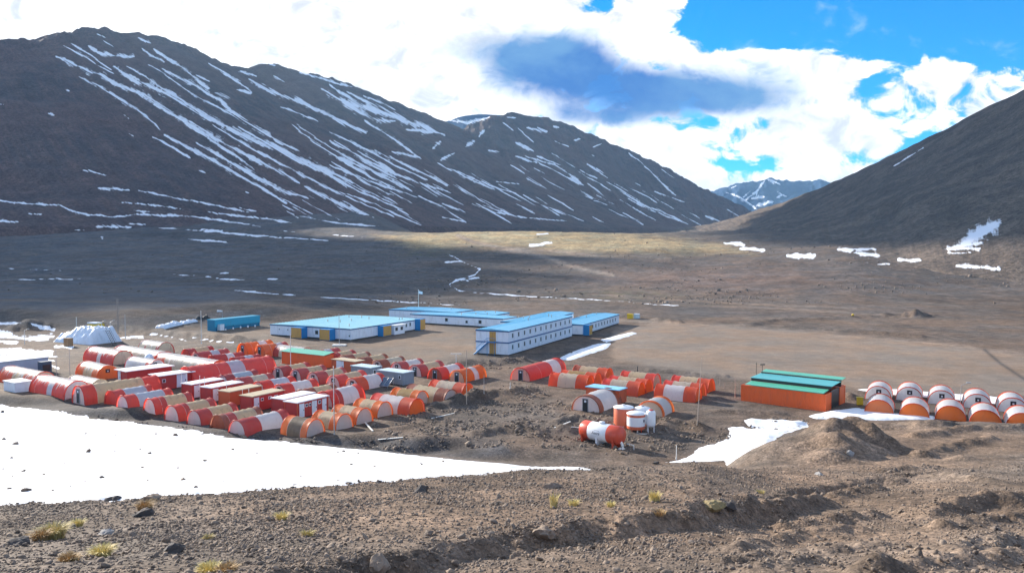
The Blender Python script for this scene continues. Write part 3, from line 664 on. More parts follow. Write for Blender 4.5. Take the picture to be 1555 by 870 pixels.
# ------------------------------------------------------------------ materials of the camp
PAL = {'r': (.84, .080, .045), 'm': (.60, .072, .058), 'o': (.92, .21, .025), 'v': (.82, .12, .03), 't': (.72, .59, .38), 'd': (.20, .15, .085), 'w': (.83, .84, .86),
       'c': (.72, .66, .52), 'p': (.42, .12, .055), 'b': (.60, .68, .78), 'y': (.52, .36, .14), 'g': (.62, .67, .70), 's': (.86, .84, .80)}
_mc = {}
def cloth(code, glare=0.0):
    if (code, glare) in _mc: return _mc[(code, glare)]
    m, t, p, out = new_mat('canvas_' + {'r': 'red', 'm': 'dark_red', 'o': 'orange', 'v': 'vermilion', 't': 'tan', 'd': 'dirty_brown', 'w': 'white', 'c': 'cream', 'p': 'faded_brown', 'b': 'pale_blue', 'y': 'ochre', 'g': 'grey_white', 's': 'bright_white'}[code])
    col = PAL[code]
    tc = t.n('ShaderNodeTexCoord'); ob = tc.outputs['Object']; oi = t.n('ShaderNodeObjectInfo')
    add = t.n('ShaderNodeVectorMath', operation='ADD'); t.l(ob, add.inputs[0]); t.l(oi.outputs['Location'], add.inputs[1])
    mp = t.n('ShaderNodeMapping'); t.l(add.outputs[0], mp.inputs[0]); mp.inputs['Scale'].default_value = (1, 1, .35)
    n = t.noise(mp.outputs[0], 1.6, 5, .65); n2 = t.noise(add.outputs[0], .7, 3, .5)
    worn = tuple(min(1, .80 * x + .06) for x in col); dirt = tuple(.45 * x + .03 for x in col)
    c = t.mix(t.ramp(n2, .35, .7, 0, .6), col, worn)
    c = t.mix(t.math('MULTIPLY', oi.outputs['Random'], .38), c, tuple(min(1, .7 * x + .16) for x in col))
    c = t.mix(t.ramp(n, .5, .75, 0, .75 if code in 'dtpc' else .26), c, dirt)
    if glare:
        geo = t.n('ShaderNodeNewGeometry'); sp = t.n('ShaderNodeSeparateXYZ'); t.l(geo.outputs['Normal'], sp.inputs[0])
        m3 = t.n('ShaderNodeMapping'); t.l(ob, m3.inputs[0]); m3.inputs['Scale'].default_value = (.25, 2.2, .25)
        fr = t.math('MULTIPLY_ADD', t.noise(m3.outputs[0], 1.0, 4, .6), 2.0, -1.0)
        k = t.ramp(t.math('ADD', t.math('ABSOLUTE', sp.outputs[2]), fr), .93 - .5 * glare, 1.13 - .5 * glare)
        c = t.mix(k, c, (.86, .85, .83))  # white of grazing sun glare painted onto the upward-facing cloth
    t.l(c, p.inputs['Base Color']); p.inputs['Roughness'].default_value = .42; p.inputs['Specular IOR Level'].default_value = .5
    t.l(t.bump(t.noise(add.outputs[0], 2.2, 3, .6), .25, .08), p.inputs['Normal'])
    tr = t.n('ShaderNodeBsdfTranslucent'); t.l(c, tr.inputs[0])
    mx = t.n('ShaderNodeMixShader'); mx.inputs[0].default_value = .52
    t.l(p.outputs[0], mx.inputs[1]); t.l(tr.outputs[0], mx.inputs[2]); t.l(mx.outputs[0], out.inputs[0])
    _mc[(code, glare)] = m
    return m
def paint(name, col, rough=.5, metal=0.0, dirt=.35, corr=0.0, spec=.4):
    if name in _mc: return _mc[name]
    m, t, p, out = new_mat(name)
    tc = t.n('ShaderNodeTexCoord'); ob = tc.outputs['Object']; oi = t.n('ShaderNodeObjectInfo')
    add = t.n('ShaderNodeVectorMath', operation='ADD'); t.l(ob, add.inputs[0]); t.l(oi.outputs['Location'], add.inputs[1])
    mp = t.n('ShaderNodeMapping'); t.l(add.outputs[0], mp.inputs[0]); mp.inputs['Scale'].default_value = (1, 1, .3)
    n = t.noise(mp.outputs[0], 1.3, 5, .65)
    c = t.mix(t.ramp(n, .45, .75, 0, dirt), col, tuple(.5 * x + .05 for x in col))
    t.l(c, p.inputs['Base Color']); p.inputs['Roughness'].default_value = rough; p.inputs['Metallic'].default_value = metal; p.inputs['Specular IOR Level'].default_value = spec
    _mc[name] = m
    return m
WHITE = paint('white_paint', (.76, .81, .87), dirt=.40); BLUE = paint('blue_trim', (.02, .10, .26)); BRIGHTBLUE = paint('blue_paint', (.015, .22, .50)); SKYROOF = paint('pale_blue_roof', (.24, .60, .80), .35, spec=.6)
SKYROOF2 = paint('paler_blue_roof', (.42, .74, .80), .3, spec=.6)  # paler blue than the other block roofs
YDOOR = paint('ochre_door', (.54, .31, .08)); DARK = paint('dark_opening', (.025, .03, .035), .3); REDP = paint('red_panel', (.48, .045, .04)); SNOWROOF = paint('white_roof', (.86, .86, .86), .5, dirt=.12)
TANROOF = paint('tan_roof', (.52, .42, .27)); ORP = paint('orange_panel', (.55, .11, .04)); GREYM = paint('grey_panel', (.27, .32, .36)); GREYROOF = paint('pale_grey_roof', (.55, .68, .72), .4)
TEAL = paint('teal_sheet', (.09, .42, .42), .4, spec=.6); GREEN = paint('green_sheet', (.10, .45, .30), .4, spec=.6); STEEL = paint('galvanised_steel', (.42, .42, .42), .45, .5); WPIPE = paint('white_pipe', (.78, .77, .72)); WOOD = paint('brown_wood', (.34, .19, .09))
TANKR = paint('tank_red', (.60, .075, .035), .35); TANKO = paint('tank_orange', (.66, .15, .07), .4); TANKW = paint('tank_white', (.80, .82, .84), .35, dirt=.2); CONT = paint('container_red', (.90, .155, .035), .5); YEL = paint('yellow_paint', (.72, .48, .02)); SOLAR = paint('solar_cell', (.03, .06, .12), .15, spec=.7)
TARP = paint('white_tarpaulin', (.70, .76, .84), .5, dirt=.5); TARPB = paint('blue_tarpaulin', (.04, .17, .38), .5); INK = paint('dark_ink', (.02, .03, .08)); RUBBER = paint('black_junk', (.03, .03, .03))

# ------------------------------------------------------------------ hoop tents
def arch(W, H, n=15, e=2.15):
    pts = []
    for i in range(n):
        a = math.pi * i / (n - 1)
        c, s = math.cos(a), math.sin(a)
        pts.append((W / 2 * math.copysign(abs(c) ** (2 / e), c), H * abs(s) ** (2 / e)))
    return pts
def bands_of(s):
    out = []; pos = 0
    for tok in s.split():
        f = float(tok[1:]); out.append((tok[0], pos, pos + f)); pos += f
    return [(c, a / pos, b / pos) for c, a, b in out]
SURF = {'door': 1, 'window': 1}
def hoop_tent(ax, ay, bx, by, H, bands, front, label, group, opening=None, ratio=1.62, rear=None, dirA=None, wt=.5, trim=None, length=None, glare=0.0, W=None):
    """(ax,ay) crest of the gable that faces us, (bx,by) crest at the far end, in photo pixels"""
    x0, y0 = at_plane(ax, ay, H); x1, y1 = at_plane(bx, by, H)
    d = Vector((x1 - x0, y1 - y0)); L = d.length
    if dirA is not None:
        g = Vector((math.cos(rad(dirA)), math.sin(rad(dirA))))
        d = (d.normalized() * (1 - wt) + g * wt)
    d.normalize()
    if length: L = length
    W = W or H * ratio
    root = empty('hoop_tent', (x0, y0, gz(x0 + d.x * L / 2, y0 + d.y * L / 2) * .5), math.atan2(d.y, d.x) - math.pi / 2, label, 'tent', group)
    bl = bands_of(bands); codes = []
    for c, _, _ in bl:
        if c not in codes: codes.append(c)
    if 's' not in codes: codes.append('s')
    tr = trim or bl[0][0]
    if tr not in codes: codes.append(tr)
    mats = [cloth(c, glare) for c in codes]
    prof_ = arch(W, H); n = len(prof_)
    # hoops every metre or so; the cloth sags a little between them
    st = []
    rs = random.Random(int(ax * 7 + ay * 13))
    for c, a, b in bl:
        k = max(1, round((b - a) * L / 1.15))
        for i in range(k):
            for f, sag in ((0.0, 1.0), (.5, .965 - .02 * rs.random())):
                st.append((a + (b - a) * (i + f) / k, sag, c))
    st.append((1.0, 1.0, bl[-1][0]))
    m = MB(); vs_ = []; fs = []
    for (u, sg, c) in st:
        for j, (px, pz) in enumerate(prof_):
            q = sg if pz > .12 * H else 1 - (1 - sg) * .6
            w_ = .028 * float(gnoise(np.array([u * L * .8 + ax]), np.array([j * .35 + ay]))[0]); vs_.append((px * q * (1 + w_), u * L, pz * q * (1 + w_) if pz > .05 else -.25))
    b0 = len(m.v); m.v += vs_
    for i in range(len(st) - 1):
        for j in range(n - 1):
            m.f.append((b0 + i * n + j, b0 + (i + 1) * n + j, b0 + (i + 1) * n + j + 1, b0 + i * n + j + 1)); m.m.append(codes.index(st[i][2])); m.sm.append(True)
    # pale webbing laid over the joints of the bands, and a rolled hem round both mouths
    for u in [a for _, a, _ in bl[1:]]:
        v = []
        for w_ in (-.022, .022):
            v += [(px * 1.012, u * L + w_, max(pz, 0) * 1.012 + .004) for px, pz in prof_]
        m.add(v, [(j, j + 1, n + j + 1, n + j) for j in range(n - 1)], codes.index('s'), True)
    for y_, s_ in ((0, -1), (L, 1)):
        v = []
        for k_, (o_, i_) in enumerate(((1.0, 0.0), (1.022, .02), (1.022, .08), (1.0, .10), (.96, .08), (.96, .02))):
            v += [(px * o_, y_ + s_ * (.06 - i_), max(pz * o_, -.2)) for px, pz in prof_]
        fs = []
        for k_ in range(6):
            k2 = (k_ + 1) % 6
            fs += [(k_ * n + j, k_ * n + j + 1, k2 * n + j + 1, k2 * n + j) for j in range(n - 1)]
        m.add(v, fs, codes.index(tr), True)
    m.build('fabric_shell', mats, root)
    inner = [(px * .965, pz * .965) for px, pz in prof_]
    for y_, code in ((.16, front), (L - .16, rear or front)):
        e = MB()
        nn = 5; vv = []
        for k_ in range(nn + 1):
            f = k_ / nn
            for px, pz in inner:
                bulge = (-.10 if y_ < L / 2 else .10) * (1 - f) * f * 2
                vv.append((px * f, y_ + bulge, pz * f if pz > .05 else -.2))
        ff = [(k_ * n + j, k_ * n + j + 1, (k_ + 1) * n + j + 1, (k_ + 1) * n + j) for k_ in range(nn) for j in range(n - 1)]
        e.add(vv, ff, 0, True)
        e.build('end_wall', cloth(code), root)
    if opening:
        kind, off = opening
        o = MB()
        if kind == 'door':
            hw, hh = min(.42, W * .13), H * .78
            o.box(off - hw, off + hw, .02, .12, -.05, hh)
            dr = o.build('door', DARK if 'D' not in label else DARK, root)
            s = MB(); s.box(off - .16, off + .16, -.005, .018, hh * .74, hh * .90); s.build('door_sign', WHITE, dr)
            s = MB(); s.box(off - hw - .05, off - hw + .03, -.01, .10, -.05, hh + .05); s.box(off + hw - .03, off + hw + .05, -.01, .10, -.05, hh + .05); s.box(off - hw + .03, off + hw - .03, -.01, .10, hh, hh + .06); s.build('door_frame', GREYM, dr)
        else:
            hw = min(.36, W * .12); zc = H * (.60 if kind == 'window' else .5)
            o.box(off - hw, off + hw, .02, .12, zc - hw * .9, zc + hw * .9)
            wn = o.build('window', DARK, root)
            s = MB(); s.box(off - hw * .3, off + hw * .35, -.01, .018, zc - hw * .45, zc + hw * .2); s.build('window_flap', WHITE, wn)
    return root

AD = 57      # bearing of the rows that run away from us; the others lie square to it
RD = AD + 90
# --- row along the dark bank, white ends towards the snowfield
g = 'tents in the row above the snowfield'
hoop_tent(167.6, 593, 225.7, 583.8, 2.15, 'r.26 b.56 r.18', 'r', 'red hoop tent with a closed all red end beside the long tan tent', g, None, dirA=AD)
hoop_tent(185.3, 601, 256, 589.7, 2.0, 'r.24 b.58 r.18', 'w', 'bright red hoop tent with pale blue middle and plain white end above the snowfield', g, dirA=AD)
hoop_tent(226.4, 606, 287.7, 596.7, 2.0, 'r.18 m.14 t.50 m.18', 'w', 'hoop tent with red front and tan middle beside the bright red and pale blue one', g, dirA=AD)
hoop_tent(259.9, 613.7, 318, 602, 2.0, 'r.20 m.12 t.50 m.18', 'w', 'tan middled hoop tent with cream white end, middle of three tan ones by the snowfield', g, dirA=AD)
hoop_tent(294, 621.7, 351.6, 610, 2.0, 'm.32 t.52 m.16', 'g', 'maroon fronted hoop tent with tan middle and bluish white end above the snowfield', g, dirA=AD)
hoop_tent(330, 629.5, 389.5, 617, 2.0, 'p.14 m.20 t.50 p.16', 'p', 'faded brown hoop tent with a closed brown end above the snowfield', g, dirA=AD)
hoop_tent(359, 638.6, 426, 621.6, 1.95, 'm.36 w.46 m.18', 'g', 'maroon hoop tent with clean white middle at the near corner of the camp', g, dirA=AD)
g = 'long tents at the camp edge'
hoop_tent(118.2, 585.6, 238, 570, 2.7, 'r.16 t.62 r.22', 'w', 'very long dirty tan hoop tent with red hoop and grey door facing the snow', g, ('door', -.1), dirA=AD, ratio=1.5)
# --- tents with sun glare painted on their tops at the camp's near left
g = 'tents with painted sun glare on top beside the long grey hall'
hoop_tent(117.6, 578.7, 65.7, 569, 2.7, 'r.36 b.14 r.34 r.16', 'w', 'big red hoop tent with painted sun glare on top beside the small white box cabin', g, dirA=RD, glare=.7, ratio=1.6)
hoop_tent(66.5, 564.5, 19, 554.6, 2.6, 'v.3 t.3 v.4', 'c', 'orange hoop tent with tan ribs in front of the long grey hall', g, dirA=RD, glare=.7)
hoop_tent(187, 532, 146.5, 525, 2.8, 'r.42 w.12 r.46', 'c', 'red hoop tent with painted glare on top and wide cream end, beside the tarpaulin stack', g, dirA=RD, glare=.7)
hoop_tent(163.6, 554.6, 141, 546.5, 2.5, 'o.25 t.4 o.35', 'o', 'orange and tan striped hoop tent with glowing orange end by the blue tarpaulin', g, ('window', 0), dirA=RD, glare=.7)
hoop_tent(151.7, 576, 117.5, 568.5, 2.2, 't.6 r.4', 'c', 'small tan hoop tent half hidden behind the very long tan tent', g, dirA=RD, glare=.7)
hoop_tent(252, 533.5, 187, 522, 2.7, 'r.10 c.45 t.1 c.35', 'c', 'long cream hoop tent with thin red hem behind the wide cream ended tent', g, dirA=RD, glare=.7, length=18)
hoop_tent(333, 547, 257, 533, 2.7, 'v.2 c.6 v.2', 'v', 'long cream hoop tent with many ribs and an orange end before the big red tent', g, dirA=RD, glare=.7)
hoop_tent(251.5, 519.6, 225, 515.5, 2.6, 'm.12 c.5 m.08 c.3', 'c', 'squat cream hoop tent with brown hem, farthest toward the rubble bank', g, dirA=RD, glare=.7)
hoop_tent(238.8, 545.8, 203.5, 540.5, 2.2, 'r.2 w.8', 'w', 'small white hoop tent with red hem and dark machines in its mouth', g, ('window', -.4), dirA=RD, glare=.7)
hoop_tent(465.7, 527.7, 429, 522.5, 2.4, 'm.1 c.3 m.06 c.3 m.2', 'c', 'short cream hoop tent with brown ribs behind the green roofed container', g, dirA=RD, glare=.7)
# --- big red tent
hoop_tent(282, 556.5, 411.7, 540.5, 3.3, 'r.30 r.14 b.17 r.26 r.13', 'r', 'biggest tent, long bright red hoop tent with one pale blue band', 'long tents at the camp edge', dirA=AD, ratio=1.6)
# --- rows behind it
g = 'low red tents behind the biggest red tent'
hoop_tent(281.5, 529.7, 319.4, 525, 2.0, 'm.3 t.5 m.2', 'm', 'low maroon hoop tent with wide tan middle behind the squat cream tent', g, dirA=AD)
hoop_tent(296, 535, 342, 528.8, 2.0, 'm.42 b.26 m.32', 'w', 'low maroon hoop tent with pale blue band, second behind the biggest red tent', g, ('window', 0), dirA=AD)
hoop_tent(320.7, 539, 368.7, 534, 2.0, 'm.42 w.24 m.34', 'm', 'low maroon hoop tent with white band, third behind the biggest red tent', g, dirA=AD)
hoop_tent(353.5, 542.3, 392.7, 537.3, 2.0, 'm.38 b.32 m.30', 'm', 'low maroon hoop tent with lilac band touching the biggest red tent', g, dirA=AD)
g = 'orange tents near the blue roofed hall'
hoop_tent(367.4, 520.9, 409, 515.8, 2.6, 'o.2 o.3 w.28 o.22', 'o', 'all orange hoop tent with small door, nearer the turquoise container', g, ('door', .1), dirA=AD, ratio=1.45)
hoop_tent(394, 523.4, 433, 519, 2.6, 'o.3 o.3 b.26 m.2', 'o', 'orange hoop tent with white band and dark red rear, beside the all orange one', g, ('door', -.1), dirA=AD, ratio=1.45)
# --- middle rows
g = 'tents behind the row of red cabins'
hoop_tent(337, 569, 385, 560.7, 2.05, 'm.26 b.54 m.20', 'w', 'maroon hoop tent with pale blue roof lying against the biggest red tent', g, ('window', 0), dirA=AD)
hoop_tent(361.2, 573.3, 411.7, 566.4, 2.05, 'm.34 c.46 m.20', 'w', 'maroon hoop tent with cream roof, second in the row behind the red cabins', g, ('window', 0), dirA=AD)
hoop_tent(391.5, 579, 443, 570.7, 2.05, 'r.32 b.48 r.20', 'w', 'red hoop tent with pale blue roof behind the tan roofed cabins', g, ('window', 0), dirA=AD)
hoop_tent(422.8, 583.3, 478.4, 575, 2.05, 'r.30 w.50 r.20', 'w', 'bright red hoop tent with white roof behind the tan roofed cabin with windows', g, ('window', 0), dirA=AD)
hoop_tent(457, 591, 506, 582.7, 2.05, 'p.34 t.50 p.16', 'w', 'brownish hoop tent with tan roof behind the white roofed cabins', g, ('window', 0), dirA=AD)
hoop_tent(491, 594, 539, 582.7, 2.3, 'r.20 m.14 w.48 r.18', 'w', 'large red hoop tent with bright white middle right behind the nearest white roofed cabin', g, ('window', -.1), dirA=AD)
g = 'tents in the row in front of the green roofed container'
hoop_tent(421.5, 556.8, 464.5, 549.8, 2.1, 'm.34 t.50 m.16', 'w', 'tan roofed hoop tent with dark door just below the green roofed container', g, ('door', 0), dirA=AD)
hoop_tent(448, 560, 491, 554, 2.1, 'm.36 t.48 m.16', 'w', 'tan roofed maroon hoop tent with dark door and a yellow heap beside it', g, ('door', 0), dirA=AD)
hoop_tent(474.6, 565, 520, 557.8, 2.1, 'm.36 t.52 m.12', 'w', 'tan roofed maroon hoop tent with dark window right of the yellow heap', g, ('window', 0), dirA=AD)
hoop_tent(505, 570, 548, 561.6, 2.1, 'r.36 t.46 r.18', 'w', 'tan roofed bright red hoop tent between the maroon ones and the solar panels', g, ('window', 0), dirA=AD)
hoop_tent(534, 573.8, 577, 566, 2.1, 'v.36 w.48 r.16', 'w', 'vermilion hoop tent with bluish white roof beside the solar panels', g, ('window', 0), dirA=AD)
g = 'tents in the row along the open dirt yard'
hoop_tent(474, 533.4, 510, 527.7, 2.0, 'm.42 b.26 m.32', 'm', 'low maroon hoop tent with pale band beside the cream ribbed tent', g, dirA=AD)
hoop_tent(506, 535.5, 534, 531, 2.0, 'm.2 t.6 m.2', 'm', 'low tan hoop tent right of the green roofed container', g, dirA=AD)
hoop_tent(521.4, 539.3, 557.4, 533.8, 2.05, 'p.32 t.54 p.14', 'w', 'tan hoop tent with small window behind the orange cabin', g, ('window', 0), dirA=AD)
hoop_tent(546.6, 543, 582.8, 537, 2.05, 'p.34 t.52 p.14', 'w', 'tan hoop tent with brown hoop behind the smaller grey cabin', g, ('window', 0), dirA=AD)
hoop_tent(572, 546.7, 609, 540.7, 2.05, 'p.34 c.54 p.12', 'w', 'cream roofed hoop tent with rusty brown front behind the larger grey cabin', g, ('window', 0), dirA=AD)
hoop_tent(601.7, 549.8, 638.4, 544.4, 2.05, 'm.34 w.52 m.14', 'w', 'maroon hoop tent with clear white roof touching the larger grey cabin', g, ('window', 0), dirA=AD)
hoop_tent(629.5, 554, 666, 547, 2.1, 'm.32 t.50 m.18', 'w', 'maroon hoop tent with tan roof and tall dark door right of the grey cabins', g, ('door', 0), dirA=AD)
hoop_tent(660, 558.7, 695, 551, 2.1, 'r.34 w.48 r.18', 'p', 'red hoop tent with orange end wall and tall dark door', g, ('door', 0), dirA=AD)
hoop_tent(693.3, 562, 725.6, 554, 2.1, 'o.46 w.20 o.34', 'c', 'orange hoop tent with cream end and dark door, last of its row by the rubble', g, ('door', 0), dirA=AD)
# --- row with the ends facing right
g = 'short tents on the slope facing the bare ground'
hoop_tent(479, 637.7, 438.8, 632.7, 2.1, 'o.24 d.52 o.24', 'g', 'orange hoop tent with filthy brown stained roof at the row end', g, dirA=RD - 180 + 0 if 0 else RD)
hoop_tent(523, 628, 484, 622.5, 2.1, 'o.28 t.46 o.26', 'g', 'orange and cream hoop tent next to the brown stained one', g, dirA=RD)
hoop_tent(553.5, 619.3, 514, 613.6, 2.1, 'o.28 t.44 o.28', 'g', 'orange and cream hoop tent with a white plank before its grey end', g, dirA=RD)
hoop_tent(584.5, 610, 546, 604.8, 2.1, 'o.28 t.46 o.26', 'g', 'orange and cream hoop tent beside the red and white one with orange end', g, dirA=RD)
hoop_tent(633, 605.4, 572.5, 596.8, 2.2, 'v.28 w.50 r.22', 'o', 'vermilion hoop tent with white middle and glowing orange end on the slope', g, dirA=RD)
hoop_tent(641, 593.4, 601.7, 588.5, 2.1, 'o.26 y.50 o.24', 'g', 'orange hoop tent with ochre middle behind the vermilion and white one', g, dirA=RD)
hoop_tent(685, 591, 628, 582, 2.2, 'p.26 t.56 p.18', 'g', 'long beige hoop tent with faded brown hoops and grey white end', g, dirA=RD)
hoop_tent(710.4, 582, 660, 575.7, 2.2, 'v.30 c.48 v.22', 'o', 'red and cream hoop tent with orange end next to the slim mast', g, dirA=RD)
# --- middle cluster
hoop_tent(790, 558, 841, 543, 2.35, 'r.30 r.32 w.24 r.14', 'c', 'big red hoop tent with grey white band and cream doored end, standing alone', 'big tents of the middle cluster', ('door', .05), dirA=AD, ratio=1.75)
g = 'orange ended tents of the middle cluster'
hoop_tent(896.6, 569.8, 838.7, 565, 2.2, 'v.30 c.46 v.24', 'o', 'dirty cream and red hoop tent in front, beside the lone big red tent', g, dirA=RD, ratio=1.5)
hoop_tent(908, 565.8, 855, 561, 2.2, 'v.30 y.5 v.2', 'o', 'yellowish hoop tent, middle of the three behind the lone big red tent', g, dirA=RD, ratio=1.5)
hoop_tent(925.5, 559, 875.7, 554, 2.2, 'v.30 t.5 p.2', 'o', 'tan hoop tent farthest back of the three behind the lone big red tent', g, dirA=RD, ratio=1.5)
hoop_tent(975, 579.7, 919.7, 574, 2.2, 'v.34 c.44 r.22', 'o', 'cream and red hoop tent just behind the orange cabin with blue roof', g, dirA=RD, ratio=1.5)
hoop_tent(985.7, 575.5, 931, 569, 2.2, 'v.30 t.46 r.24', 'o', 'tan roofed red hoop tent, second behind the orange cabin with blue roof', g, dirA=RD, ratio=1.5)
hoop_tent(998, 567.5, 948.7, 562, 2.2, 'r.28 t.48 r.24', 'c', 'tan roofed red hoop tent with pale end, third behind the orange cabin', g, dirA=RD, ratio=1.5)
hoop_tent(1061, 588, 998.4, 582.5, 2.2, 'v.30 w.48 v.22', 'o', 'red hoop tent with pure white middle, nearest of the stack beside the slim white pole', g, dirA=RD, ratio=1.5)
hoop_tent(1068, 582.5, 1011, 577.4, 2.2, 'v.30 c.46 r.24', 'o', 'cream roofed red hoop tent just behind the pure white middled one', g, dirA=RD, ratio=1.5)
hoop_tent(1080.6, 575, 1025, 569, 2.2, 'v.32 t.46 r.22', 'o', 'tan roofed red hoop tent farthest back beside the wire fence posts', g, dirA=RD, ratio=1.5)
hoop_tent(889.6, 601, 922, 588.7, 2.35, 'p.18 w.62 p.2', 'w', 'white hoop tent with rusty hem and wide dark door before the tanks', 'big tents of the middle cluster', ('door', -.1), dirA=AD, ratio=1.95)
hoop_tent(987, 609, 1005, 600, 2.1, 'o.16 g.64 o.2', 'c', 'short grey white hoop tent with orange hems behind the upright tanks', 'big tents of the middle cluster', dirA=AD, ratio=1.9, length=4.5)
# --- the two white rows on the right
g = 'white tents with orange ends on the right'
for (ax, ay, lab, L) in ((1335, 607, 'white hoop tent with orange end, next to the yellow bin', 5.5), (1388.5, 612.5, 'white hoop tent with orange end, second from the yellow bin', 5.8),
                      (1444, 616.5, 'white hoop tent with orange end, third from the yellow bin', 6.0), (1497, 623, 'white hoop tent with a low orange end beyond the slim lamp pole', 6.0), (1554, 628, 'white hoop tent with orange end, cut off where the gravel bank rises', 6.0)):
    hoop_tent(ax, ay, ax + 1.6, ay - 11, 2.1, 'w.7 s.2 v.1', 'o', lab, g, dirA=62, wt=.8, W=3.8, length=L, trim='v')
g = 'white tents with dark windows on the right'
for (ax, ay, lab) in ((1334, 586, 'white hoop tent with dark window, first in the back row beside the yellow bin'), (1381, 587.5, 'white hoop tent with dark window, second in the back row from the yellow bin'),
                      (1430, 592.5, 'white hoop tent with dark window, middle of the back row on the right'), (1485, 598, 'white hoop tent with dark window right of the slim lamp pole'), (1538.5, 603.5, 'white hoop tent with dark window, farthest along the back row from the yellow bin')):
    hoop_tent(ax, ay, ax + 1.6, ay - 9, 2.2, 'w.68 s.2 v.12', 'w', lab, g, ('window', .05), dirA=62, wt=.8, W=3.8, length=5.5, trim='v')

# ------------------------------------------------------------------ flat roofed cabins and containers
def local(root_xy, rz, p):  # not used for geometry; helper for labels
    return p
def cabin(cx, cy, H, L, W, ang, label, group, wall, roof, name='cabin', cat='cabin', doors=(), windows=(), over=.18, corner='near_right', end=None, rl=.10, dmat=None, z=0.0):
    """(cx,cy) photo pixel of the roof corner where the short near end meets the long side; long axis runs along ang"""
    x, y = at_plane(cx, cy, H)
    A = Vector((math.cos(rad(ang)), math.sin(rad(ang)))); R = Vector((A.y, -A.x))
    if corner == 'near_right': c = Vector((x, y)) - R * W / 2
    elif corner == 'near_left': c = Vector((x, y)) + R * W / 2
    root = empty(name, (c.x, c.y, z), rad(ang) - math.pi / 2, label, cat, group)
    m = MB(); h0 = H - rl
    m.box(-W / 2, W / 2, 0, L, .12, h0, 0)
    m.box(-W / 2 + .1, W / 2 - .1, .1, L - .1, -.3, .118, 1)
    for sx in (-1, 1):                       # corner posts and rails standing just proud of the panels
        for yy_ in (0, L):
            m.box(sx * W / 2 - .05, sx * W / 2 + .05, yy_ - .05, yy_ + .05, .10, h0 - .002, 2)
    k = int(L / .6)
    for i in range(1, k):
        y_ = L * i / k
        m.box(W / 2 - .01, W / 2 + .012, y_ - .02, y_ + .02, .14, h0 - .01, 2)
    m.build('walls', [wall, DARK, end or wall], root)
    r = MB(); r.box(-W / 2 - over, W / 2 + over, -over, L + over, h0 + .001, H)
    r.box(-W / 2 - over * .5, W / 2 + over * .5, -over * .5, L + over * .5, H, H + .03)
    r.build('roof', roof, root)
    for (side, u, w_, z0, z1, mt) in doors:
        d = MB()
        if side == 'side': d.box(W / 2 - .02, W / 2 + .05, u, u + w_, z0, z1)
        else: d.box(u - w_ / 2, u + w_ / 2, -.05, .02, z0, z1)
        dr = d.build('door', mt, root)
        h = MB()
        if side == 'side': h.box(W / 2 + .05, W / 2 + .09, u + w_ * .8, u + w_ * .88, (z0 + z1) / 2 - .1, (z0 + z1) / 2 + .1)
        else: h.box(u + w_ * .3, u + w_ * .36, -.09, -.05, (z0 + z1) / 2 - .1, (z0 + z1) / 2 + .1)
        h.build('handle', DARK, dr)
    for (side, u, w_, z0, z1) in windows:
        d = MB(); e = MB()
        if side == 'side': d.box(W / 2 - .02, W / 2 + .05, u, u + w_, z0, z1); e.box(W / 2 + .05, W / 2 + .065, u + w_ * .15, u + w_ * .85, z0 + .08, z1 - .08)
        else: d.box(u - w_ / 2, u + w_ / 2, -.05, .02, z0, z1); e.box(u - w_ * .35, u + w_ * .35, -.065, -.05, z0 + .08, z1 - .08)
        wn = d.build('window', WHITE, root); e.build('pane', DARK, wn)
    return root
g = 'red cabins between the tent rows'
CA = 60
cabin(291.6, 583.4, 2.4, 6.06, 2.44, CA, 'crimson cabin with snow white roof, next to the white fronted cabin with the small window', g, REDP, SNOWROOF, doors=[('side', .35, 1.0, .2, 2.1, WHITE)], windows=[('side', 2.0, .5, 1.5, 1.9)])
cabin(320.7, 588.5, 2.4, 6.06, 2.44, CA, 'crimson cabin with snow white roof touching the first tan roofed cabin', g, REDP, SNOWROOF, doors=[('side', .3, 1.0, .2, 2.1, WHITE)], windows=[('side', 1.7, .5, 1.5, 1.9), ('side', 3.2, .5, 1.5, 1.9)])
cabin(349, 594.6, 2.4, 6.06, 2.44, CA, 'orange red cabin with tan roof and blank walls', g, ORP, TANROOF)
cabin(383, 601.8, 2.4, 6.06, 2.44, CA, 'dark red cabin with tan roof and white door', g, REDP, TANROOF, doors=[('side', .3, .95, .2, 2.1, WHITE)], windows=[('side', 1.6, .5, 1.45, 1.9), ('side', 3.0, .6, 1.45, 1.9), ('side', 4.2, .6, 1.45, 1.9)])
cabin(431, 605.8, 2.4, 6.06, 2.44, CA, 'bright red cabin with pale grey white roof wedged behind the doored cabin', g, REDP, SNOWROOF)
cabin(451.5, 611, 2.4, 6.06, 2.44, CA, 'red cabin with white roof and three white doors nearest the open ground', g, REDP, SNOWROOF, end=ORP, doors=[('side', .35, .95, .2, 2.1, WHITE), ('side', 2.8, .95, .2, 2.1, WHITE), ('side', 4.85, .85, .2, 2.1, WHITE)], windows=[('side', 1.5, .5, 1.5, 1.95), ('side', 2.2, .45, 1.5, 1.95), ('side', 4.05, .55, 1.5, 2.0)])
cabin(243, 570, 2.6, 5.6, 2.6, 52, 'red cabin with white double door and small dark window under a wide white roof', g, REDP, SNOWROOF, doors=[('side', 2.9, 1.9, .2, 2.35, WHITE)], windows=[('side', .35, .6, 1.3, 1.9)], over=.5)
cabin(193, 563.2, 2.6, 8.0, 3.4, 52, 'wide flat snow white roof over red and white walls behind the long tan tent', g, REDP, SNOWROOF, doors=[('front', -1.1, .9, .2, 2.3, WHITE)], over=.45)
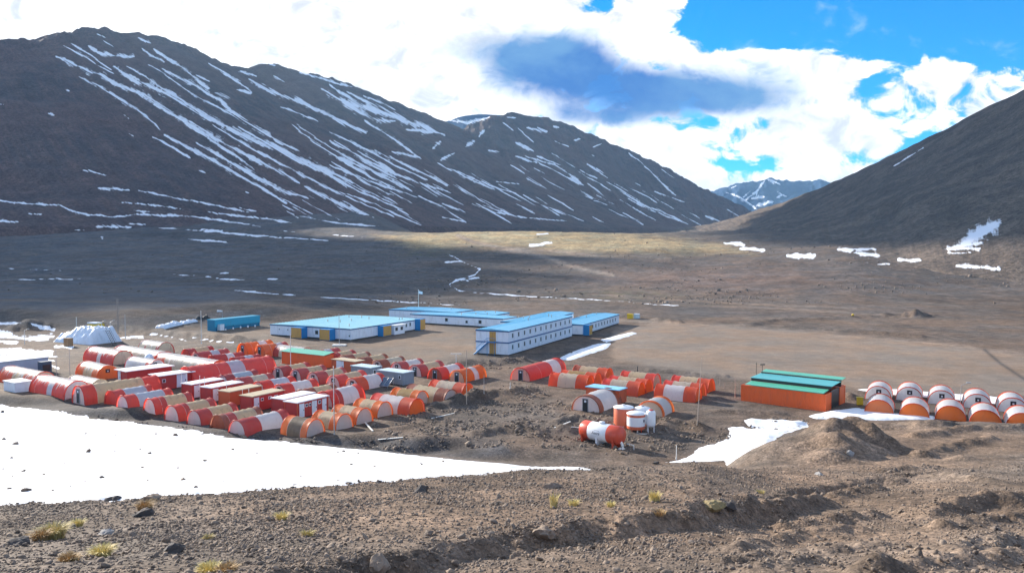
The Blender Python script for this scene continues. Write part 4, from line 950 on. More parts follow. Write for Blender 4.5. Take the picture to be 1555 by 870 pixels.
cabin(539, 549, 2.4, 2.44, 6.3, AD - 2, 'orange cabin with wide white door below the green roofed container', 'small cabins in the upper camp', ORP, TANROOF, doors=[('front', -.9, 2.0, .15, 2.2, WHITE)], end=ORP)
cabin(563, 558.2, 2.2, 2.6, 5.0, AD - 2, 'smaller grey cabin with pale blue white roof', 'grey cabins by the solar panels', GREYM, GREYROOF, windows=[('side', .6, .7, .6, 1.7)])
cabin(612.5, 566, 2.3, 2.6, 6.06, AD - 2, 'larger grey cabin with pale roof behind the solar panels and white dish', 'grey cabins by the solar panels', GREYM, GREYROOF, windows=[('front', 2.2, .5, 1.1, 1.8)])
cabin(939.5, 592, 2.3, 2.5, 5.6, AD - 2, 'orange cabin with light blue roof behind the white doored tent', 'small cabins in the upper camp', ORP, SKYROOF, end=ORP)
cabin(22.8, 581, 1.9, 2.6, 4.0, AD - 2, 'small white ribbed box cabin with white roof by the camp corner', 'small cabins in the upper camp', WHITE, SNOWROOF, end=WHITE)
def container_shed(cx, cy, ang, label, name='shipping_container', lid=None, L=12.19, W=2.44, H=2.6):
    x, y = at_plane(cx, cy, H)
    A = Vector((math.cos(rad(ang)), math.sin(rad(ang)))); R = Vector((A.y, -A.x))
    root = empty(name, (x, y, 0), rad(ang) - math.pi / 2, label, 'container')
    return root
def corrugated(m, x0, x1, y0, y1, z0, z1, mi, pitch=.28, depth=.036):
    """a container body: corrugated long sides along x, plain frame"""
    for yy_, s in ((y0, -1), (y1, 1)):
        xs = []; x = x0
        k = int((x1 - x0) / pitch)
        pts = []
        for i in range(k):
            a = x0 + (x1 - x0) * i / k; w_ = (x1 - x0) / k
            pts += [(a, 0), (a + w_ * .3, 0), (a + w_ * .5, depth), (a + w_ * .8, depth)]
        pts.append((x1, 0))
        v = [(px, yy_ - s * d, z) for z in (z0 + .15, z1 - .12) for px, d in pts]; n = len(pts)
        m.add(v, [(i, i + 1, n + i + 1, n + i) for i in range(n - 1)], mi)
    m.box(x0, x1, y0 + .05, y1 - .05, z0 + .12, z1 - .12, mi)
    for yy_ in (y0, y1):
        m.box(x0, x1, yy_ - .03, yy_ + .03, z0, z0 + .16, mi); m.box(x0, x1, yy_ - .03, yy_ + .03, z1 - .13, z1 - .001, mi)
        for xx in (x0, x1): m.box(xx - .06, xx + .06, yy_ - .06, yy_ + .06, z0, z1, mi)
    for xx in (x0, x1):
        m.box(xx - .03, xx + .03, y0 + .06, y1 - .06, z0, z0 + .15, mi); m.box(xx - .03, xx + .03, y0 + .06, y1 - .06, z1 - .12, z1 - .001, mi)
def crossframe(px, py, z, bear):
    x, y = at_plane(px, py, z); return (x, y, 0), rad(bear)
# container with a green roof strip (upper camp); long face towards us
loc, rz = crossframe(428.4, 532.8, 2.6, AD - 90)
root = empty('shipping_container', loc, rz, 'long red container with narrow green roof in the upper camp', 'container')
m = MB(); corrugated(m, 0, 12.19, 0, 2.44, -.1, 2.5, 0); m.build('walls', CONT, root)
m = MB(); m.add([(-.2, -.25, 2.54), (12.4, -.25, 2.54), (12.4, 2.6, 2.95), (-.2, 2.6, 2.95), (-.2, -.25, 2.60), (12.4, -.25, 2.60), (12.4, 2.6, 3.01), (-.2, 2.6, 3.01)], [(3, 2, 1, 0), (4, 5, 6, 7), (0, 1, 5, 4), (1, 2, 6, 5), (2, 3, 7, 6), (3, 0, 4, 7)]); m.build('roof', GREEN, root)
# shed made of two red containers with green and teal roofs
p0 = Vector(at_plane(1126, 583, 2.6)); p1 = Vector(at_plane(1253.5, 598, 2.6)); dv = (p1 - p0); SL = dv.length
root = empty('container_shed', (p0.x, p0.y, 0), math.atan2(dv.y, dv.x), 'red container shed with stepped green and teal roofs', 'shed')
D = 8.8
m = MB(); corrugated(m, 0, SL, 0, 2.44, -.15, 2.5, 0); m.build('front_container', CONT, root)
m = MB(); corrugated(m, 0, SL, D - 2.44, D, -.15, 2.7, 0); m.build('rear_container', CONT, root)
m = MB(); m.box(SL - .15, SL - .05, 2.5, D - 2.5, -.1, 2.7, 0); m.box(SL - .35, SL - .16, 3.1, 3.3, -.1, 2.7, 1); m.build('end_wall', [DARK, CONT], root)
def slope(name, y0, z0, y1, z1, mat, x0=0.15, x1=None, wave=True):
    x1 = x1 or SL - .1; k = int((x1 - x0) / .2); m = MB()
    v = []
    for zz in (0, -.07):
        for (yy_, z_) in ((y0, z0), (y1, z1)):
            for i in range(k + 1): v.append((x0 + (x1 - x0) * i / k, yy_, z_ + zz + (.03 if i % 2 else 0)))
    n = k + 1
    f = [(i, i + 1, n + i + 1, n + i) for i in range(k)] + [(2 * n + n + i, 2 * n + n + i + 1, 2 * n + i + 1, 2 * n + i) for i in range(k)]
    f += [(2 * n + i, 2 * n + i + 1, i + 1, i) for i in range(k)] + [(n + i, n + i + 1, 3 * n + i + 1, 3 * n + i) for i in range(k)]
    m.add(v, f, 0); return m.build(name, mat, root)
slope('roof', .05, 2.62, 2.5, 2.85, GREEN, .5, SL - .3)
slope('roof', 2.55, 3.35, D - 2.1, 3.55, TEAL, .3, SL + .1)
slope('roof', D - 1.7, 3.75, D + .1, 3.9, GREEN, .2, SL + .1)
m = MB(); m.box(.5, SL, 2.52, 2.60, 2.90, 3.28); m.box(.3, SL + .05, D - 2.0, D - 1.9, 2.72, 3.70); m.build('roof_upstand', RUBBER, root)

# ------------------------------------------------------------------ prefabricated blocks behind the camp
def block(cx, cy, H, L, W, ang, label, trim=True, roofm=None, storeys=1, wins=(), cw=.8, base=.35, group='white prefabricated blocks', front_wins=(), z=0.0, ridge=.35):
    x, y = at_plane(cx, cy, 0)
    A = Vector((math.cos(rad(ang)), math.sin(rad(ang)))); R = Vector((A.y, -A.x))
    c = Vector((x, y)) - R * W / 2
    root = empty('prefabricated_block', (c.x, c.y, z), rad(ang) - math.pi / 2, label, 'building', group)
    m = MB(); m.box(-W / 2, W / 2, 0, L, base, H)
    m.box(-W / 2 + .15, W / 2 - .15, .15, L - .15, -.4, base - .002, 1)
    n = int(L / 2.4)
    for i in range(1, n): m.box(W / 2 - .01, W / 2 + .012, L * i / n - .03, L * i / n + .03, base + .02, H - .05, 2)
    n = int(W / 2.4)
    for i in range(1, n): m.box(-W / 2 + W * i / n - .03, -W / 2 + W * i / n + .03, -.012, .01, base + .02, H - .05, 2)
    m.build('walls', [WHITE, RUBBER, GREYROOF], root)
    r = MB(); e = .15
    v = [(-W / 2 - e, -e, H + .02), (W / 2 + e, -e, H + .02), (W / 2 + e, L + e, H + .02), (-W / 2 - e, L + e, H + .02), (0, -e, H + ridge), (0, L + e, H + ridge)]
    r.add(v, [(0, 4, 5, 3), (4, 1, 2, 5), (0, 1, 4), (2, 3, 5), (3, 2, 1, 0)], 0)
    k = int(L / 1.2)
    for i in range(k + 1):
        yy_ = -e + (L + 2 * e) * i / k
        for s in (-1, 1):
            q = [(s * (W / 2 + e), yy_ - .05, H + .025), (s * (W / 2 + e), yy_ + .05, H + .025), (0, yy_ + .05, H + ridge + .005), (0, yy_ - .05, H + ridge + .005)]
            q2 = [(a, b, c_ + .05) for a, b, c_ in q]
            r.add(q + q2, [(4, 5, 6, 7), (0, 1, 5, 4), (2, 3, 7, 6), (1, 2, 6, 5), (3, 0, 4, 7)], 0)
    r.build('roof', roofm or SKYROOF, root)
    rv = random.Random(int(L * 10 + cx))
    for _ in range(max(2, int(L * W / 90))):
        vx, vy = (rv.random() - .5) * W * .8, L * (.08 + .84 * rv.random()); hz_ = H + ridge * (1 - abs(vx) * 2 / W)
        q = MB(); q.cyl((vx, vy, hz_ - .05), (vx, vy, hz_ + .55), .11, n=8); q.cyl((vx, vy, hz_ + .55), (vx, vy, hz_ + .7), .2, .05, n=8); q.build('roof_vent', STEEL, root)
    if trim:
        t_ = MB()
        hs = [H - .13] + ([H / 2 + base / 2] if storeys == 2 else [])
        for h in hs:
            t_.box(W / 2 + .002, W / 2 + .10, -.10, L + .1, h - .13, h + .13); t_.box(-W / 2 - .1, W / 2, -.10, -.002, h - .13, h + .13)
        t_.build('fascia', BLUE, root)
    for (y_, zc) in wins:
        d = MB(); d.box(W / 2 - .02, W / 2 + .045, y_ - cw / 2, y_ + cw / 2, zc - .55, zc + .55); wn = d.build('window', GREYROOF, root)
        d = MB(); d.box(W / 2 + .045, W / 2 + .06, y_ - cw / 2 + .08, y_ + .02, zc - .46, zc + .46); d.box(W / 2 + .045, W / 2 + .06, y_ + .08, y_ + cw / 2 - .08, zc - .46, zc + .46); d.build('pane', DARK, wn)
    for (x_, zc, s) in front_wins:
        d = MB(); d.box(x_ - s / 2, x_ + s / 2, -.045, .02, zc - s / 2, zc + s / 2); wn = d.build('window', GREYROOF, root)
        d = MB(); d.box(x_ - s / 2 + .07, x_ + s / 2 - .07, -.06, -.045, zc - s / 2 + .07, zc + s / 2 - .07); d.build('pane', DARK, wn)
    return root
def porch(root, x0, x1, y0, y1, h, door='front', z0=0.1, dmat=None, side='front'):
    m = MB(); m.box(x0, x1, y0, y1, z0, h); p = m.build('porch', BRIGHTBLUE, root)
    d = MB()
    if side == 'front': d.box(x0 + .05, x1 - .05, y0 - .06, y0 - .002, z0 + .08, h - .08)
    else: d.box(x1 - .3, x1 + .06, y0 - .01, y0 + .01, 0, 0) 
    dd = d.build('door', YDOOR, p)
    return p
BA = 65.5
two = block(772, 540.5, 5.5, 40.5, 8.0, BA, 'two storey white prefabricated block with blue roof and outside stair', storeys=2, base=.25,
            wins=[(2.2 + i * 3.3, zz) for i in range(12) for zz in (1.75, 4.3)])
for z0, z1 in ((.3, 2.75), (3.05, 5.2)):
    d = MB(); d.box(-.6, .95, -.10, .02, z0, z1); dd = d.build('door', YDOOR, two)
    h = MB(); h.box(.14, .20, -.13, -.10, z0 + .1, z1 - .1); h.build('door_joint', WOOD, dd)
d = MB()
for i in range(14):
    f = i / 13; d.box(-3.95 + f * 3.2 - .14, -3.95 + f * 3.2 + .14, -1.05, -.12, .1 + f * 2.75, .16 + f * 2.75)
for yy_ in (-1.06, -.14):
    d.cyl((-4.1, yy_, .05), (-.7, yy_, 2.95), .09, n=6); d.cyl((-4.1, yy_ if yy_ < -.5 else -1.06, .95), (-.7, yy_ if yy_ < -.5 else -1.06, 3.85), .04, n=6)
d.box(-.8, 1.1, -1.1, -.11, 2.84, 2.93); d.cyl((-.7, -1.06, 3.85), (1.1, -1.06, 3.85), .04, n=6); d.cyl((1.06, -1.06, 0), (1.06, -1.06, 3.85), .05, n=6); d.cyl((-.7, -1.06, 0), (-.7, -1.06, 3.85), .05, n=6)
d.build('stair', BRIGHTBLUE, two)
hall = block(532.4, 517.9, 3.1, 31.5, 27.5, 62.5, 'broad low white hall with paler blue roof and ochre door porches', roofm=SKYROOF2, ridge=.25,
             wins=[(22.7, 1.9), (24.5, 1.9), (26.4, 2.0)], front_wins=[(-10.4, 1.9, .4), (-7.4, 1.9, .4), (2.6, 1.7, 1.1), (13.4, 1.3, .5)])
porch(hall, -4.2, -.6, -2.2, 0 - .003, 2.9); porch(hall, 5.4, 8.8, -2.2, -.003, 2.9)
def side_porch(root, W, y0, y1, dep, h):
    m = MB(); m.box(W / 2 + .003, W / 2 + dep, y0, y1, .1, h); p = m.build('porch', BRIGHTBLUE, root)
    d = MB(); d.box(W / 2 + dep + .002, W / 2 + dep + .06, y0 + .1, y1 - .1, .2, h - .12); d.build('door', YDOOR, p)
side_porch(hall, 27.5, 11.3, 15.0, 1.8, 2.9)
side_porch(hall, 27.5, 28.8, 31.45, 1.8, 3.3)
m = MB(); m.box(13.753, 15.95, 15.8, 20.6, .15, 2.6, 0); m.box(13.753, 16.25, 15.5, 20.9, 2.6, 2.75, 1); p_ann = m.build('annex', [WHITE, SNOWROOF], hall)
for yy_ in (16.8, 19.2):
    d = MB(); d.box(15.95, 16.01, yy_ - .5, yy_ + .5, 1.2, 2.1); d.build('window', DARK, p_ann)
p_ = 'p'
block(726, 501.5, 2.9, 26.5, 30.0, 62.5, 'long low white wing with dark blue eave between the hall and the two storey block', front_wins=[(-10, 1.7, 1.3), (-12.6, 1.7, .8), (7.5, 1.6, 1.2), (5.0, 1.6, .8), (0.2, 1.3, .9)], ridge=.3) if 0 else None
blk = block(764, 499.0, 2.9, 8.0, 34.0, 60, 'long low white wing with dark blue eave between the hall and the two storey block', front_wins=[(-3.2, 1.7, 1.1), (9.0, 1.6, 1.1), (4.2, 1.4, .9)], ridge=.3)
block(689, 488.5, 3.0, 12, 26.0, 61, 'far low white block with light blue roof behind the hall, below the flagpole', ridge=.3, front_wins=[(10.5, 1.7, 1.0)])
block(752, 492.0, 2.9, 9, 12.5, 61, 'small far white block with light blue roof behind the long wing', ridge=.3, front_wins=[(4, 1.7, 1.0)])
block(802.6, 515, 4.3, 34, 8, BA, 'tall white block end with blue roof showing behind the two storey block', ridge=.3)
low = block(884.5, 510, 3.0, 36, 8.6, 66.5, 'low white block with blue roof and a row of windows, beyond the two storey block', wins=[(9 + i * 2.85, 1.75) for i in range(9)], ridge=.3)
side_porch(low, 8.6, .6, 3.4, 1.7, 2.9)
m = MB(); m.box(-3.6, 1.2, -2.6, -.003, .1, 2.6, 0); m.box(-3.8, 1.4, -2.8, -.003, 2.6, 2.72, 1); pp = m.build('annex', [WHITE, BLUE], low)
d = MB(); d.box(-2.6, -1.9, -2.66, -2.6, 1.2, 2.0); d.build('window', DARK, pp)

# long grey white hall at the left edge
x, y = at_plane(73, 541, 2.7)
root = empty('long_hall', (x, y, 0), rad(55) - math.pi / 2, 'long pale grey hall with snow white roof running out past the camp corner', 'building')
m = MB(); m.box(-8, 0, -26, 0, .1, 2.6); m.build('walls', paint('lilac_grey_panel', (.50, .50, .58)), root)
m = MB(); m.add([(-8.3, -26.3, 2.62), (.3, -26.3, 2.62), (.3, .3, 2.62), (-8.3, .3, 2.62), (-4, -26.3, 3.2), (-4, .3, 3.2)], [(0, 4, 5, 3), (4, 1, 2, 5), (0, 1, 4), (2, 3, 5), (3, 2, 1, 0)]); m.build('roof', SNOWROOF, root)
x, y = at_plane(71, 567, 0)
root = empty('generator_box', (x, y, 0), rad(55), 'dark slate blue generator box at the end of the long grey hall', 'generator')
m = MB(); m.box(-.95, .95, 0, 1.4, .1, 2.2); m.build('housing', paint('slate_blue', (.07, .10, .15)), root); m = MB(); m.box(-1.0, 1.0, -.05, 1.45, 2.2, 2.28); m.build('lid', paint('slate_blue', (.07, .10, .15)), root)
m = MB(); m.box(-.7, .7, -.03, -.002, .5, 1.7); m.build('grille', DARK, root)

# turquoise container store with clutter in its open side
x, y = at_plane(327, 503, 0)
root = empty('container_store', (x, y, 0), rad(62) - math.pi / 2, 'turquoise blue container store with shadowed open side in the yard behind the tents', 'container')
TURQ = paint('turquoise_panel', (.012, .20, .34)); TURQ2 = paint('bright_turquoise', (.02, .33, .50))
m = MB(); m.box(-3.2, -.2, 0, 17, 0, 3.1, 0); m.box(-.2, 0, 0, 17, 1.15, 3.1, 1); m.box(-3.3, .1, -.1, 17.1, 3.1, 3.25, 1); m.build('walls', [TURQ, TURQ2], root)
m = MB()
for k_ in range(6): m.box(-.15, .05, k_ * 3.3 + .05, k_ * 3.3 + .2, 0, 1.14)
m.build('post', TURQ, root)
rr = random.Random(5)
for k_ in range(5):
    q = Vector((x, y)) + Vector((math.cos(rad(62)), math.sin(rad(62)))) * (3.0 + 2.6 * k_) + Vector((math.sin(rad(62)), -math.cos(rad(62)))) * (.8 + .2 * k_)
    s = .35 + .1 * rr.random()
    m = MB(); m.lathe([(.02, 0), (s * .5, 0), (s * .55, s * .2), (s * .5, s * 1.1), (s * .2, s * 1.3), (s * .2, s * 1.45), (.02, s * 1.45)], 10)
    tag(m.build('jerry_can', TANKW, None, (q.x, q.y, gz(q.x, q.y))), 'small white drum standing by the open side of the turquoise store', 'drum', 'drums by the turquoise store')
x, y = at_plane(330, 502.5, 0)
root = empty('storage_crate', (x, y, 0), rad(-28), 'white slatted crate at the near end of the turquoise store', 'crate')
m = MB(); m.box(-1.3, 1.3, 0, 1.4, .15, 1.8); m.build('body', WHITE, root)
m = MB()
for k_ in range(6): m.box(-1.25 + k_ * .46, -1.05 + k_ * .46, -.05, -.003, .2, 1.75)
m.box(-1.35, 1.35, -.06, 1.46, 1.8, 1.9); m.build('slats', GREYROOF, root)

# tarpaulin covered piles
def tarp_pile(px, py, L, W, H, ang, label, seed, mat, name='tarpaulin_pile', taper=.55, steps=(1,), nz_=.22):
    x, y = at_plane(px, py, 0)
    n, k = 60, 30
    U, V = np.meshgrid(np.linspace(-1, 1, n), np.linspace(-1, 1, k), indexing='ij')
    edge = np.clip((1 - np.abs(U)) / .12, 0, 1) * np.clip((1 - np.abs(V)) / (1 - taper), 0, 1)
    prof_h = np.interp(U[:, 0], np.linspace(-1, 1, len(steps)), steps)[:, None]
    Z = H * edge ** .6 * prof_h * (1 + nz_ * fbm(U * L / 3, V * W / 3, 4, seed)) - .15
    a = rad(ang); X = U * L / 2; Y = V * W / 2
    o = grid_mesh(name, X, Y, Z, mat=mat)
    o.location = (x, y, 0); o.rotation_euler = (0, 0, a)
    return tag(o, label, 'tarpaulin')
tarp_pile(270, 497.5, 14, 4.2, 1.9, 62, 'long white tarpaulin covered pile lying beside the turquoise store', 31, TARP, steps=(.7, .8, 1, .9, 1.1, 1))
tarp_pile(308, 492.5, 5, 3, 2.2, 62, 'dark junk heap between the white pile and the turquoise store', 32, RUBBER, nz_=.5)
tarp_pile(133, 518.5, 15, 9, 3.9, -28, 'big pale blue white tarpaulin covered stack with stepped top near the camp edge', 33, TARP, taper=.5, steps=(.55, .62, .95, .9, 1.0, 1.0))
tarp_pile(140, 570, 3.4, 1.8, .9, -28, 'blue tarpaulin bundle in front of the glowing orange ended tent', 34, TARPB)
x, y = at_plane(100.5, 526, 0)
root = empty('wooden_crate', (x, y, 0), rad(-28), 'tall brown wooden crate against the big tarpaulin stack', 'crate')
m = MB(); m.box(-.9, .9, 0, 1.2, 0, 1.9); m.build('body', WOOD, root)
m = MB()
for k_ in range(4): m.box(-.92 + k_ * .55, -.74 + k_ * .55, -.04, -.003, .05, 1.85)
m.box(-.95, .95, -.05, 1.25, 1.9, 1.98); m.build('slats', paint('dark_wood', (.2, .11, .05)), root)
x, y = at_plane(146, 503, 0)
root = empty('loader_cab', (x, y, 0), rad(-25), 'yellow machine with white roof rising behind the big tarpaulin stack', 'machine')
m = MB(); m.box(-2.2, 2.2, -1, 1, .8, 2.2); m.build('body', YEL, root); m = MB(); m.box(-2.3, 1.2, -1.05, 1.05, 2.2, 2.55); m.build('roof', WHITE, root)
for sx in (-1.5, 1.5):
    m = MB(); m.cyl((sx, -1.15, .6), (sx, 1.15, .6), .62, n=16); m.build('wheel', RUBBER, root)
x, y = at_plane(163, 524, 0)
root = empty('steel_stair', (x, y, 0), rad(-28), 'dark steel stair leaning on the big tarpaulin stack', 'stair')
m = MB()
for s in (0, .9): m.cyl((2.2, s, 0), (-.6, s + .0, 3.6), .06, n=6); m.cyl((2.2, s, .9), (-.6, s, 4.5), .035, n=6)
m.build('frame', RUBBER, root)
for k_ in range(9):
    m = MB(); f = k_ / 9; m.box(2.2 - 2.8 * f - .14, 2.2 - 2.8 * f + .14, 0, .9, .15 + 3.6 * f, .2 + 3.6 * f); m.build('step', RUBBER, root)

# ------------------------------------------------------------------ tanks
def leg_set(root, pts, r, z0, mat):
    for (a, b) in pts:
        m = MB(); m.cyl((a, b, -.1), (a, b, z0), r, n=8); m.build('leg', mat, root)
x, y = at_plane(948.7, 651, 0)
root = empty('storage_tank', (x, y + 1.2, 0), 0, 'plain orange upright tank with a white lid', 'tank', 'upright tanks beside the lying tank')
m = MB(); m.lathe([(1.28, -.1), (1.30, .05), (1.30, 2.62), (1.26, 2.68)], 32); m.build('shell', TANKO, root)
m = MB(); m.lathe([(1.36, 2.60), (1.38, 2.66), (1.30, 2.74), (.5, 2.86), (.01, 2.90)], 32); m.lathe([(.25, 2.86), (.25, 3.0), (.01, 3.0)], 12); m.build('lid', TANKW, root)
m = MB(); m.cyl((-.2, -1.3, .3), (-.2, -1.5, .3), .09, n=8); m.cyl((.3, -1.26, .3), (.3, -1.46, .3), .09, n=8); m.build('outlet', STEEL, root)
x, y = at_plane(968, 658.5, 0)
root = empty('storage_tank', (x, y + 1.2, 0), 0, 'white upright tank with orange bands on short legs', 'tank', 'upright tanks beside the lying tank')
m = MB(); m.lathe([(.01, .42), (1.18, .45), (1.2, .5), (1.2, .86)], 32, 1); m.lathe([(1.2, .86), (1.2, 2.05)], 32, 0); m.lathe([(1.2, 2.05), (1.2, 2.38)], 32, 1); m.build('shell', [TANKW, TANKO], root)
m = MB(); m.lathe([(1.24, 2.36), (1.25, 2.44), (1.0, 2.58), (.4, 2.68), (.01, 2.70)], 32); m.build('lid', TANKW, root)
leg_set(root, [(.85 * math.cos(a), .85 * math.sin(a)) for a in (.8, 2.3, 3.9, 5.5)], .07, .44, TANKR)
m = MB(); m.cyl((.05, -.9, -.05), (.05, -.9, .5), .08, n=8); m.box(-1.0, 1.4, -1.5, -1.38, .0, .1); m.build('outlet', WPIPE, root)
m = MB(); m.box(.80, .95, -.93, -.85, 1.45, 1.75); m.build('marking', INK, root)
x, y = at_plane(989.5, 658, 0)
root = empty('storage_tank', (x, y + .6, 0), 0, 'slim white upright tank on tall legs', 'tank', 'upright tanks beside the lying tank')
m = MB(); m.lathe([(.01, .72), (.4, .75), (.58, .95), (.60, 1.1), (.60, 2.62), (.52, 2.80), (.25, 2.9), (.01, 2.92)], 28); m.build('shell', TANKW, root)
leg_set(root, [(.48 * math.cos(a), .48 * math.sin(a)) for a in (.5, 2.6, 3.8, 5.6)], .05, 1.0, TANKW)
m = MB(); m.lathe([(.3, 2.86), (.3, 2.97), (.01, 2.97)], 14); m.build('hatch', TANKR, root)
x, y = at_plane(977, 650, 0)
root = empty('storage_tank', (x, y + 1.0, 0), 0, 'white upright tank with domed top half hidden behind the banded and slim tanks', 'tank', 'upright tanks beside the lying tank')
m = MB(); m.lathe([(.01, .5), (1.1, .55), (1.15, .7), (1.15, 2.35), (1.0, 2.55), (.5, 2.72), (.01, 2.76)], 28); m.build('shell', TANKW, root)
leg_set(root, [(.9 * math.cos(a), .9 * math.sin(a)) for a in (.8, 2.3, 3.9, 5.5)], .07, .7, TANKR)
m = MB(); m.lathe([(.28, 2.70), (.28, 2.82), (.01, 2.82)], 12); m.build('hatch', STEEL, root)
# lying tank
pl_ = Vector(at_plane(890, 669.5, 0)); pr_ = Vector(at_plane(940, 680, 0)); dv = pr_ - pl_
TL = 6.0; rt = 1.12
root = empty('lying_tank', (pl_.x - .2, pl_.y + .55, 0), math.atan2(dv.y, dv.x), 'lying red and white tank on saddle feet with a small dark word on its side', 'tank')
zc = 1.42
m = MB()
m.lathe([(.01, -.34), (.35, -.31), (.75, -.2), (1.0, -.06), (rt, .12), (rt, 1.25)], 32, 1, (0, 0, zc), 'x')
m.lathe([(rt, 1.25), (rt + .004, 1.26), (rt + .004, 4.0), (rt, 4.01)], 32, 0, (0, 0, zc), 'x')
m.lathe([(rt, 4.01), (rt, 5.4), (1.0, 5.62), (.75, 5.78), (.35, 5.88), (.01, 5.91)], 32, 1, (0, 0, zc), 'x')
m.build('shell', [TANKW, TANKR], root)
m = MB(); m.lathe([(.34, 0), (.34, .14), (.38, .14), (.38, .22), (.01, .24)], 16, 0, (2.75, 0, zc + rt - .05)); m.build('hatch', TANKW, root)
for xx, mt in ((.35, TANKR), (2.6, TANKW), (5.0, TANKR)):
    m = MB(); m.add([(xx - .12, -.95, -.1), (xx + .12, -.95, -.1), (xx + .12, .95, -.1), (xx - .12, .95, -.1), (xx - .12, -1.06, zc - .1), (xx + .12, -1.06, zc - .1), (xx + .12, 1.06, zc - .1), (xx - .12, 1.06, zc - .1)], [(3, 2, 1, 0), (4, 5, 6, 7), (0, 1, 5, 4), (1, 2, 6, 5), (2, 3, 7, 6), (3, 0, 4, 7)]); m.build('saddle', mt, root)
m = MB(); m.cyl((5.7, -.2, .75), (6.2, -.5, .35), .16, n=10); m.cyl((6.2, -.5, .35), (6.2, -.5, -.05), .1, n=8); m.box(5.8, 6.4, -.9, -.3, -.05, .14); m.build('valve', WPIPE, root)
m = MB(); m.cyl((6.2, .3, .55), (7.2, .3, .5), .05, n=8); m.cyl((7.2, .3, .5), (7.2, .3, -.1), .05, n=8); m.build('pipe', WPIPE, root)
fc = bpy.data.curves.new('lettering', 'FONT'); fc.body = 'Aetra'; fc.size = .52; fc.extrude = .004; fc.shear = .25
fo = bpy.data.objects.new('lettering', fc); COL.objects.link(fo); fo.parent = root; fo.location = (2.0, -rt - .02, zc - .08); fo.rotation_euler = (rad(90), 0, 0)
fc.materials.append(INK)
dg_ = bpy.context.evaluated_depsgraph_get()
me_ = bpy.data.meshes.new_from_object(fo.evaluated_get(dg_)); bpy.data.objects.remove(fo)
lo = bpy.data.objects.new('lettering', me_); COL.objects.link(lo); lo.parent = root
for v in me_.vertices:                                   # text plane wrapped onto the drum
    hx, hy = v.co.x, v.co.y; a = (hy - .10) / rt
    v.co = (1.95 + hx, -(rt + .012 + v.co.z) * math.cos(a), zc + (rt + .012) * math.sin(a))
m = MB()
for k_ in range(12):
    a0, a1 = .30 + .035 * math.sin(k_ / 11 * 3.1), .30 + .035 * math.sin((k_ + 1) / 11 * 3.1); x0, x1 = 2.35 + .06 * k_, 2.35 + .06 * (k_ + 1)
    m.add([(x0, -(rt + .012) * math.cos(a0), zc + rt * math.sin(a0)), (x1, -(rt + .012) * math.cos(a1), zc + rt * math.sin(a1)), (x1, -(rt + .012) * math.cos(a1 + .03), zc + rt * math.sin(a1 + .03)), (x0, -(rt + .012) * math.cos(a0 + .03), zc + rt * math.sin(a0 + .03))], [(0, 1, 2, 3)])
m.build('emblem', INK, root)

# ------------------------------------------------------------------ poles, lamps, masts
def pole(px, yt, yb, label, cat='pole', name='pole', r=.07, mat=None, kind=None, lean=(0, 0), group='poles and masts about the camp', z=None):
    x, y, z0 = ground_pt(px, yb) if z is None else (*at_plane(px, yb, z), z)
    h = (yb - yt) / F * y * 1.0
    m = MB(); m.cyl((0, 0, -.3), (lean[0], lean[1], h), r, r * .7, n=8)
    if kind is None:
        m.cyl((lean[0], lean[1], h), (lean[0], lean[1], h + .04), r * 1.1, r * .5, n=8)
        m.cyl((0, 0, 0), (0, 0, .25), r * 1.6, r * 1.2, n=8)
        o = m.build(name, mat or STEEL, None, (x, y, z0)); return tag(o, label, cat, group)
    root = empty(name, (x, y, z0), 0, label, cat, group)
    m.build('shaft', mat or STEEL, root)
    if kind == 'lamp':
        a = MB(); a.cyl((0, 0, h), (.9, -.1, h + .45), r * .6, n=6); a.build('arm', mat or STEEL, root)
        a = MB(); a.box(.75, 1.35, -.2, .05, h + .42, h + .52); a.build('lamp_head', GREYM, root)
    if kind == 'tee':
        a = MB(); a.box(-1.1, 1.1, -.08, .08, h - .06, h + .06); a.build('crossbar', mat or STEEL, root)
    if kind == 'lattice':
        a = MB()
        k = int(h / .9)
        for i in range(k):
            for s in (-1, 1): a.cyl((s * .22, 0, i * .9), (-s * .22, .1, (i + 1) * .9), .03, n=4)
        a.cyl((-.22, 0, 0), (-.22, 0, h), .04, n=5); a.cyl((.22, 0, 0), (.22, 0, h), .04, n=5); a.build('bracing', mat or STEEL, root)
    if kind == 'flag':
        n = 10; a = MB(); v = []
        for i in range(n + 1):
            for q in (0, 1): v.append((.1 + i * .13, .12 * math.sin(i * .9), h - .15 - q * .9 - i * .03))
        a.add(v, [(2 * i, 2 * i + 1, 2 * i + 3, 2 * i + 2) for i in range(n)] + [(2 * i + 2, 2 * i + 3, 2 * i + 1, 2 * i) for i in range(0)], 0, True); a.build('flag', WHITE, root)
        a = MB(); a.lathe([(.02, 0), (.14, .08), (.14, .2), (.02, .3)], 10, 0, (0, 0, h)); a.build('finial', WHITE, root)
    if kind == 'sock':
        a = MB(); a.lathe([(.35, 0), (.2, 1.6)], 10, 0, (-1.6, 0, h - .1), 'x'); a.build('wind_sock', TANKW, root)
    if kind == 'base':
        a = MB(); a.box(-1.6, 1.6, -.9, .9, -.1, .3); a.build('plinth', WPIPE, root)
    return root
pole(179.5, 453, 506, 'tallest brown lattice mast behind the big tarpaulin stack', 'mast', 'radio_mast', .06, paint('mast_brown', (.30, .26, .23)), 'lattice')
pole(190.5, 478, 513, 'slim grey mast with dark foot just right of the tallest lattice mast', 'mast', 'radio_mast', .10, STEEL)
pole(306, 472, 522, 'slim white mast between the white pile and the turquoise store', 'mast', 'radio_mast', .09, WPIPE)
pole(515.3, 476, 525, 'tall slim mast on a white plinth before the broad hall', 'mast', 'radio_mast', .08, STEEL, 'base')
